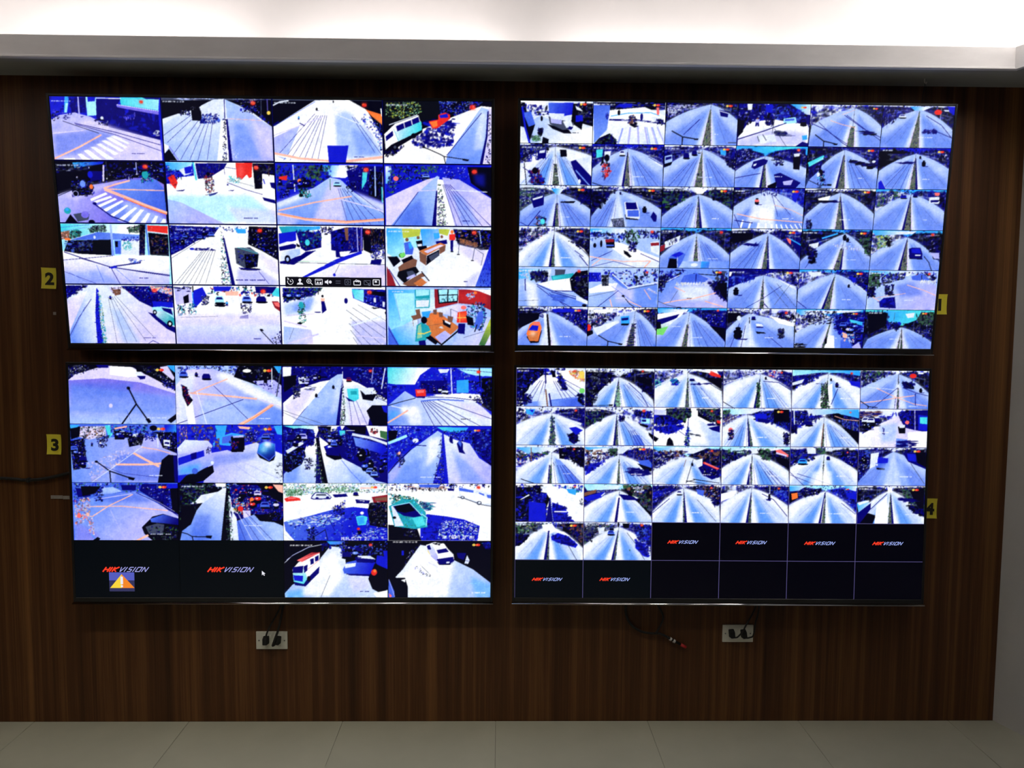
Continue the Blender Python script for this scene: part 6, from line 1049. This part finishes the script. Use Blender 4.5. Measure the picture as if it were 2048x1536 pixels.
def toolbar(o):
    x0, y0, x1, y1 = BAR
    b = Flat().rect(x0, y0, x1, y1).build('control_bar', 'bar', o, -0.0003)
    b['label'] = 'black toolbar of white icons'
    yy, s = (y0 + y1) / 2, (y1 - y0) * SH / SW * .36   # icon half size in u
    A = SW / SH

    def at(k):
        return (ICONS[k][0], ICONS[k][1])

    def rr(F, c, hx, hy, w_=.0011):
        x, y = c
        hy *= A
        return F.line(w_, [(x - hx, y - hy), (x + hx, y - hy), (x + hx, y + hy), (x - hx, y + hy), (x - hx, y - hy)])
    icons = []
    c = at(0)
    icons.append((Flat().ring(c, s * .8, .0013, -60, 200).line(.0012, [(c[0], c[1] - s * A * .5), c, (c[0] + s * .4, c[1])]), 'white'))
    c = at(1)
    icons.append((Flat().disc((c[0], c[1] - s * A * .5), s * .42).rect(c[0] - s * .2, c[1] - s * A * .3, c[0] + s * .2, c[1] + s * A * .3)
                  .poly([(c[0] - s * .95, c[1] + s * A * .8), (c[0] - s * .6, c[1] + s * A * .25), (c[0] + s * .6, c[1] + s * A * .25), (c[0] + s * .95, c[1] + s * A * .8)]), 'white'))
    c = at(2)
    icons.append((Flat().ring((c[0] - s * .15, c[1] - s * A * .15), s * .62, .0013).line(.0016, [(c[0] + s * .3, c[1] + s * A * .3), (c[0] + s * .9, c[1] + s * A * .9)])
                  .line(.0011, [(c[0] - s * .5, c[1] - s * A * .15), (c[0] + s * .2, c[1] - s * A * .15)]).line(.0011, [(c[0] - s * .15, c[1] - s * A * .5), (c[0] - s * .15, c[1] + s * A * .2)]), 'white'))
    c = at(3)
    icons.append((rr(Flat(), c, s, s * .75, .0014).poly([(c[0] - s * .8, c[1] + s * A * .5), (c[0] - s * .3, c[1] - s * A * .1), (c[0] + s * .1, c[1] + s * A * .5)]).disc((c[0] + s * .5, c[1] + s * A * .3), s * .3)
                  .line(.001, [(c[0] - s * .7, c[1] - s * A * .4), (c[0] + s * .6, c[1] - s * A * .4)]), 'white'))
    c = at(4)
    icons.append((Flat().poly([(c[0] - s * .95, c[1] - s * A * .3), (c[0] - s * .5, c[1] - s * A * .3), (c[0], c[1] - s * A * .75), (c[0], c[1] + s * A * .75), (c[0] - s * .5, c[1] + s * A * .3), (c[0] - s * .95, c[1] + s * A * .3)])
                  .disc((c[0] + s * .6, c[1]), s * .42), 'white'))
    c = at(5)
    icons.append((Flat().line(.0009, [(c[0] - s * .7, c[1] - s * A * .3), (c[0] + s * .7, c[1] - s * A * .3)]).line(.0009, [(c[0] - s * .7, c[1] + s * A * .3), (c[0] + s * .7, c[1] + s * A * .3)]), 'dim'))
    c = at(6)
    icons.append((rr(Flat(), c, s * .8, s * .75, .0009).ring(c, s * .35, .0009), 'dim'))
    c = at(7)
    icons.append((rr(Flat(), (c[0], c[1] + s * A * .2), s * .95, s * .55, .0017).ring((c[0] - s * .2, c[1] - s * A * .45), s * .3, .0011).ring((c[0] + s * .4, c[1] - s * A * .35), s * .25, .0011), 'white'))
    c = at(8)
    icons.append((rr(Flat(), c, s * .9, s * .6, .0009).line(.0009, [(c[0] - s * .6, c[1] - s * A * .5), (c[0] + s * .9, c[1] + s * A * .8)]).ring((c[0] + s * .6, c[1] + s * A * .5), s * .35, .0009), 'dim'))
    c = at(9)
    icons.append((rr(Flat(), c, s * .9, s * .75, .0017).rect(c[0] - s * .45, c[1] - s * A * .45, c[0] + s * .2, c[1] + s * A * .05), 'white'))
    for F, m in icons:
        F.build('toolbar_icon', m, b, -0.0006)


def cursor(o, u, v, s):
    A = SW / SH
    P = [(0, 0), (0, 1), (.27, .76), (.45, 1.12), (.62, 1.03), (.45, .68), (.78, .66)]
    F = Flat().poly([(u + x * s, v + y * s * A) for x, y in P[:3] + [P[5], P[6]]])
    F.poly([(u + x * s, v + y * s * A) for x, y in (P[2], P[3], P[4], P[5])])
    F.build('mouse_cursor', 'white', o, -0.0009)


toolbar(tvs['UL'])
cursor(tvs['UL'], *CUR1, 0.0055)
cursor(tvs['LL'], *CUR2, 0.0112)
x0, y0, x1, y1 = WARN
wi = Flat().rect(x0, y0, x1, y1).build('warning_icon', 'warng', tvs['LL'], -0.0003)
wi['label'] = 'yellow and orange warning triangle'
hh = y1 - y0
Flat().rect(x0, y0, x1, y0 + hh * .42).build('warning_backing', 'warnb', wi, -0.0005)
xm = (x0 + x1) / 2
ya, yb_ = y0 + hh * .09, y0 + hh * .82
Flat().poly([(xm, ya), (xm, yb_), (x0 + (x1 - x0) * .03, yb_)]).build('triangle', 'warny', wi, -0.0007)
Flat().poly([(xm, ya), (x1 - (x1 - x0) * .0, yb_), (xm, yb_)]).build('triangle', 'warno', wi, -0.0007)
ww = (x1 - x0) * .05
Flat().rect(xm - ww, y0 + hh * .22, xm + ww, y0 + hh * .62).rect(xm - ww * .8, y0 + hh * .67, xm + ww * .8, y0 + hh * .78).build('exclamation_mark', 'white', wi, -0.0009)


# ------------------------------------------------------------------ things on the wall
def digit_mesh(ch, size, depth):
    cu = bpy.data.curves.new('digit', 'FONT')
    cu.body = ch
    cu.size = size
    cu.offset = size * 0.04
    cu.extrude = depth
    cu.align_x = 'CENTER'
    cu.align_y = 'CENTER'
    cu.resolution_u = 4
    t = bpy.data.objects.new('digit_tmp', cu)
    col.objects.link(t)
    dg = bpy.context.evaluated_depsgraph_get()
    me = bpy.data.meshes.new_from_object(t.evaluated_get(dg))
    bpy.data.objects.remove(t)
    bpy.data.curves.remove(cu)
    xs = [v.co.x for v in me.vertices]
    ys = [v.co.y for v in me.vertices]
    ox, oy = (max(xs) + min(xs)) / 2, (max(ys) + min(ys)) / 2
    for v in me.vertices:
        x, y, z = v.co.x - ox, v.co.y - oy, v.co.z
        v.co = (x * 1.08, -z, y)
    me.materials.clear()
    me.materials.append(M['ink'])
    return me


def number_card(ch, x, z, w_, h, rot, label):
    o = empty('number_card', (x, -0.0012, z))
    tag(o, label, 'card', 'numbered cards on the panelled wall')
    # a card with slightly curled corners
    nx, nz = 7, 9
    vs_, fs = [], []
    for j in range(nz):
        for i in range(nx):
            a, b_ = i / (nx - 1) - .5, j / (nz - 1) - .5
            vs_.append((a * w_, -0.0012 - 0.004 * (abs(a * b_) * 4) ** 3, b_ * h))
    k = len(vs_)
    vs_ += [(x_, y_ + 0.0008, z_) for x_, y_, z_ in vs_]
    for j in range(nz - 1):
        for i in range(nx - 1):
            q = (j * nx + i, j * nx + i + 1, (j + 1) * nx + i + 1, (j + 1) * nx + i)
            fs.append(q)
            fs.append(tuple(k + t for t in q[::-1]))
    obj('card_sheet', vs_, fs, 'yellow', o)
    d = bpy.data.objects.new('digit', digit_mesh(ch, h * .78, 0.0003))
    col.objects.link(d)
    d.parent = o
    d.location = (0.003, -0.0018, -0.002)
    o.rotation_euler = (0, rot, 0)
    return o


number_card('2', -1.7953, 1.8347, 0.0585, 0.083, 0.03, 'yellow card with black number 2 beside the upper screen')
number_card('3', -1.7991, 1.1661, 0.0575, 0.082, 0.02, 'yellow card with black number 3 beside the lower screen')
number_card('1', 1.7920, 1.7579, 0.0640, 0.082, 0.0, 'yellow card number 1 half hidden behind the upper screen')
number_card('4', 1.7910, 0.9140, 0.0650, 0.084, 0.0, 'yellow card number 4 half hidden behind the lower screen')

tp = empty('tape_strip', (-1.785, -0.001, 0.949))
tag(tp, 'dull whitish strip of tape on the panelling, under card 3', 'tape')
for a, b_, dz in ((-0.036, 0.012, 0.0006), (0.013, 0.040, -0.0012)):
    box('tape_piece', a, b_, -0.0012, 0.0003, -0.0075 + dz, 0.0065 + dz, 'tape', tp, 0.0004, 1)
rem = box('sticker_remnant', -1.785, -1.773, -0.0008, 0.0, 1.689, 1.701, 'tape', None, 0.0003, 1)
tag(rem, 'tiny pale sticker remnant on the panelling between cards 2 and 3', 'sticker')

c = empty('wall_cable', (-2.0, -0.012, 1.02))
tag(c, 'black cable sagging along the panelling towards the lower screen, below card 3', 'cable')
tube('cord', [(-1.0, 0, .06), (-0.5, 0, 0.03), (0.0, 0, 0.008), (.075, 0, .001), (0.155, 0, 0.006), (0.245, 0, 0.026), (.33, -.01, .05), (.45, -.02, .075)], 0.0065, 'cord', c)
box('cable_clip', 0.092, 0.104, -0.009, 0.011, -0.008, 0.010, 'matt', c, 0.002, 1)

hk = empty('ceiling_hook', (1.640, -0.10, WALL_TOP))
tag(hk, 'small pale screw hook with a thin dangling wire above the upper screen', 'hook')
hv = [(0.0, 0, 0.0), (0.0, 0, -0.012), (0.006, 0, -0.018), (0.009, 0, -0.012)]
tube('hook_screw', hv, 0.0022, 'ring', hk, 6, 8)
tube('wire', [(0.002, 0, -0.012), (0.004, 0.004, -0.03), (0.001, 0.01, -0.06), (0.003, 0.02, -0.10)], 0.0013, 'cord', hk, 8, 6)


def outlet(x, z, w_, h, label):
    o = empty('wall_outlet', (x, 0, z))
    tag(o, label, 'outlet', 'white outlet plates under the screens')
    box('plate', -w_ / 2, w_ / 2, -0.007, -0.0002, -h / 2, h / 2, 'ivory', o, 0.0025, 2)
    for sx in (-.022, .022):
        s = box('socket', sx - .017, sx + .017, -0.0095, -0.006, -.023, .023, 'ivory', o, 0.002, 2)
        for dx in (-.006, .006):
            box('slot', sx + dx - .0012, sx + dx + .0012, -0.0099, -0.008, -.006, .006, 'slot', s)
    for sx in (-w_ / 2 + .012, w_ / 2 - .012):
        bm = bmesh.new()
        bmesh.ops.create_cone(bm, cap_ends=True, segments=10, radius1=.0032, radius2=.0026, depth=.002, matrix=Matrix.Translation((sx, -.0078, 0)) @ Matrix.Rotation(math.pi / 2, 4, 'X'))
        from_bm('screw', bm, 'steel', o)
    return o


outlet(-0.9334, 0.3508, 0.1290, 0.0745, 'white double outlet plate below the screen with the warning triangle')
outlet(1.0075, 0.3813, 0.1290, 0.0740, 'white double outlet plate beside the loose looped cables')


def plug(x, z, w_, h, rot, cords, label):
    o = empty('power_plug', (x, -0.0098, z))
    tag(o, label, 'plug', 'black plugs in the outlets')
    bm = bmesh.new()
    add_box(bm, -w_ / 2, w_ / 2, -0.030, 0.0, -h / 2, h / 2, 0.005, 3)
    for v in bm.verts:
        if v.co.y < -0.015:
            v.co.x *= .8
            v.co.z *= .86
    bmesh.ops.rotate(bm, verts=bm.verts, cent=(0, 0, 0), matrix=Matrix.Rotation(rot, 3, 'Y'))
    from_bm('plug_body', bm, 'matt', o)
    for pts, r in cords:
        tube('cord', [(px - x, py + 0.0098, pz - z) for px, py, pz in pts], r, 'cord', o, 8, 8)
    return o


plug(-0.9538, 0.3563, 0.0235, 0.033, 0.0, [([(-0.9496, -0.034, 0.3669), (-0.9468, -0.036, 0.3851), (-0.941, -0.03, 0.4025), (-0.9264, -0.025, 0.4327), (-0.9075, -0.022, 0.4662), (-0.8882, -0.02, 0.5075), (-0.8818, -0.02, 0.5322)], 0.0036)], 'left black plug in the outlet below the warning triangle screen')
plug(-0.9042, 0.3568, 0.0225, 0.032, 0.1, [([(-0.9005, -0.036, 0.3579), (-0.9121, -0.038, 0.3475), (-0.9206, -0.038, 0.3413), (-0.9156, -0.042, 0.3554), (-0.9057, -0.042, 0.3825), (-0.8986, -0.036, 0.4049), (-0.8888, -0.03, 0.4495), (-0.8818, -0.022, 0.4959), (-0.8782, -0.02, 0.5322)], 0.0048)], 'right black plug in the outlet below the warning triangle screen')
plug(0.9782, 0.3861, 0.0225, 0.033, -0.1, [([(0.9765, -0.034, 0.3846), (0.9848, -0.036, 0.3765), (0.9958, -0.034, 0.3757), (1.0041, -0.04, 0.387), (1.0155, -0.046, 0.4053), (1.0243, -0.044, 0.4221), (1.0389, -0.034, 0.4412), (1.0579, -0.026, 0.4682), (1.0737, -0.022, 0.5021), (1.077, -0.02, 0.5296)], 0.0034)], 'left black plug in the outlet beside the looped cables')
plug(1.0282, 0.385, 0.0225, 0.034, -0.15, [([(1.0262, -0.036, 0.3818), (1.0351, -0.036, 0.3737), (1.0525, -0.03, 0.3741), (1.0654, -0.024, 0.3777), (1.0722, -0.022, 0.4029), (1.0755, -0.02, 0.4305), (1.0871, -0.02, 0.4837), (1.0891, -0.02, 0.5296)], 0.0034)], 'right black plug in the outlet beside the looped cables')

lc = empty('signal_cable', (0.7094, -0.016, 0.3701))
tag(lc, 'looped black cable ending in a red-tipped connector, hanging under the lower screen', 'cable')
tube('cord', [(-0.1783, 0.0, 0.1786), (-0.1765, 0.0, 0.1363), (-0.173, 0.0, 0.0939), (-0.1508, 0.0, 0.0514), (-0.1097, 0.0, 0.0238), (-0.0662, 0.0, 0.0153), (-0.0315, 0.0, 0.0142), (0.0, 0.0, 0.0)], 0.0052, 'cord', lc)
_c = [(0.0, 0.0, 0.0), (0.0106, 0.0, -0.0067), (0.0246, 0.0, -0.0153), (0.0387, 0.0, -0.0231), (0.0563, 0.0, -0.032), (0.0792, 0.0, -0.0445)]
tube('connector', [_c[0], _c[4]], 0.0058, 'matt', lc, 1)
tube('ferrule', [_c[1], [(a + b) / 2 for a, b in zip(_c[1], _c[2])]], 0.0072, 'ring', lc, 1)
tube('ferrule', [_c[2], [a + (b - a) * .6 for a, b in zip(_c[2], _c[3])]], 0.0072, 'ring', lc, 1)
tube('plug_tip', [_c[4], _c[5]], 0.0066, 'redcap', lc, 1)
l2 = empty('looped_cord', (0.6886, -0.024, 0.453))
tag(l2, 'thin black cord curling down from the lower screen onto the looped cable', 'cable')
tube('cord', [(-0.0297, 0.0, 0.0987), (-0.0236, 0.0, 0.0564), (-0.0068, 0.0, 0.0275), (0.0, 0.0, 0.0), (-0.0091, 0.0, -0.0283), (-0.0224, 0.0, -0.0531), (-0.0331, 0.0, -0.0673)], 0.0040, 'cord', l2)
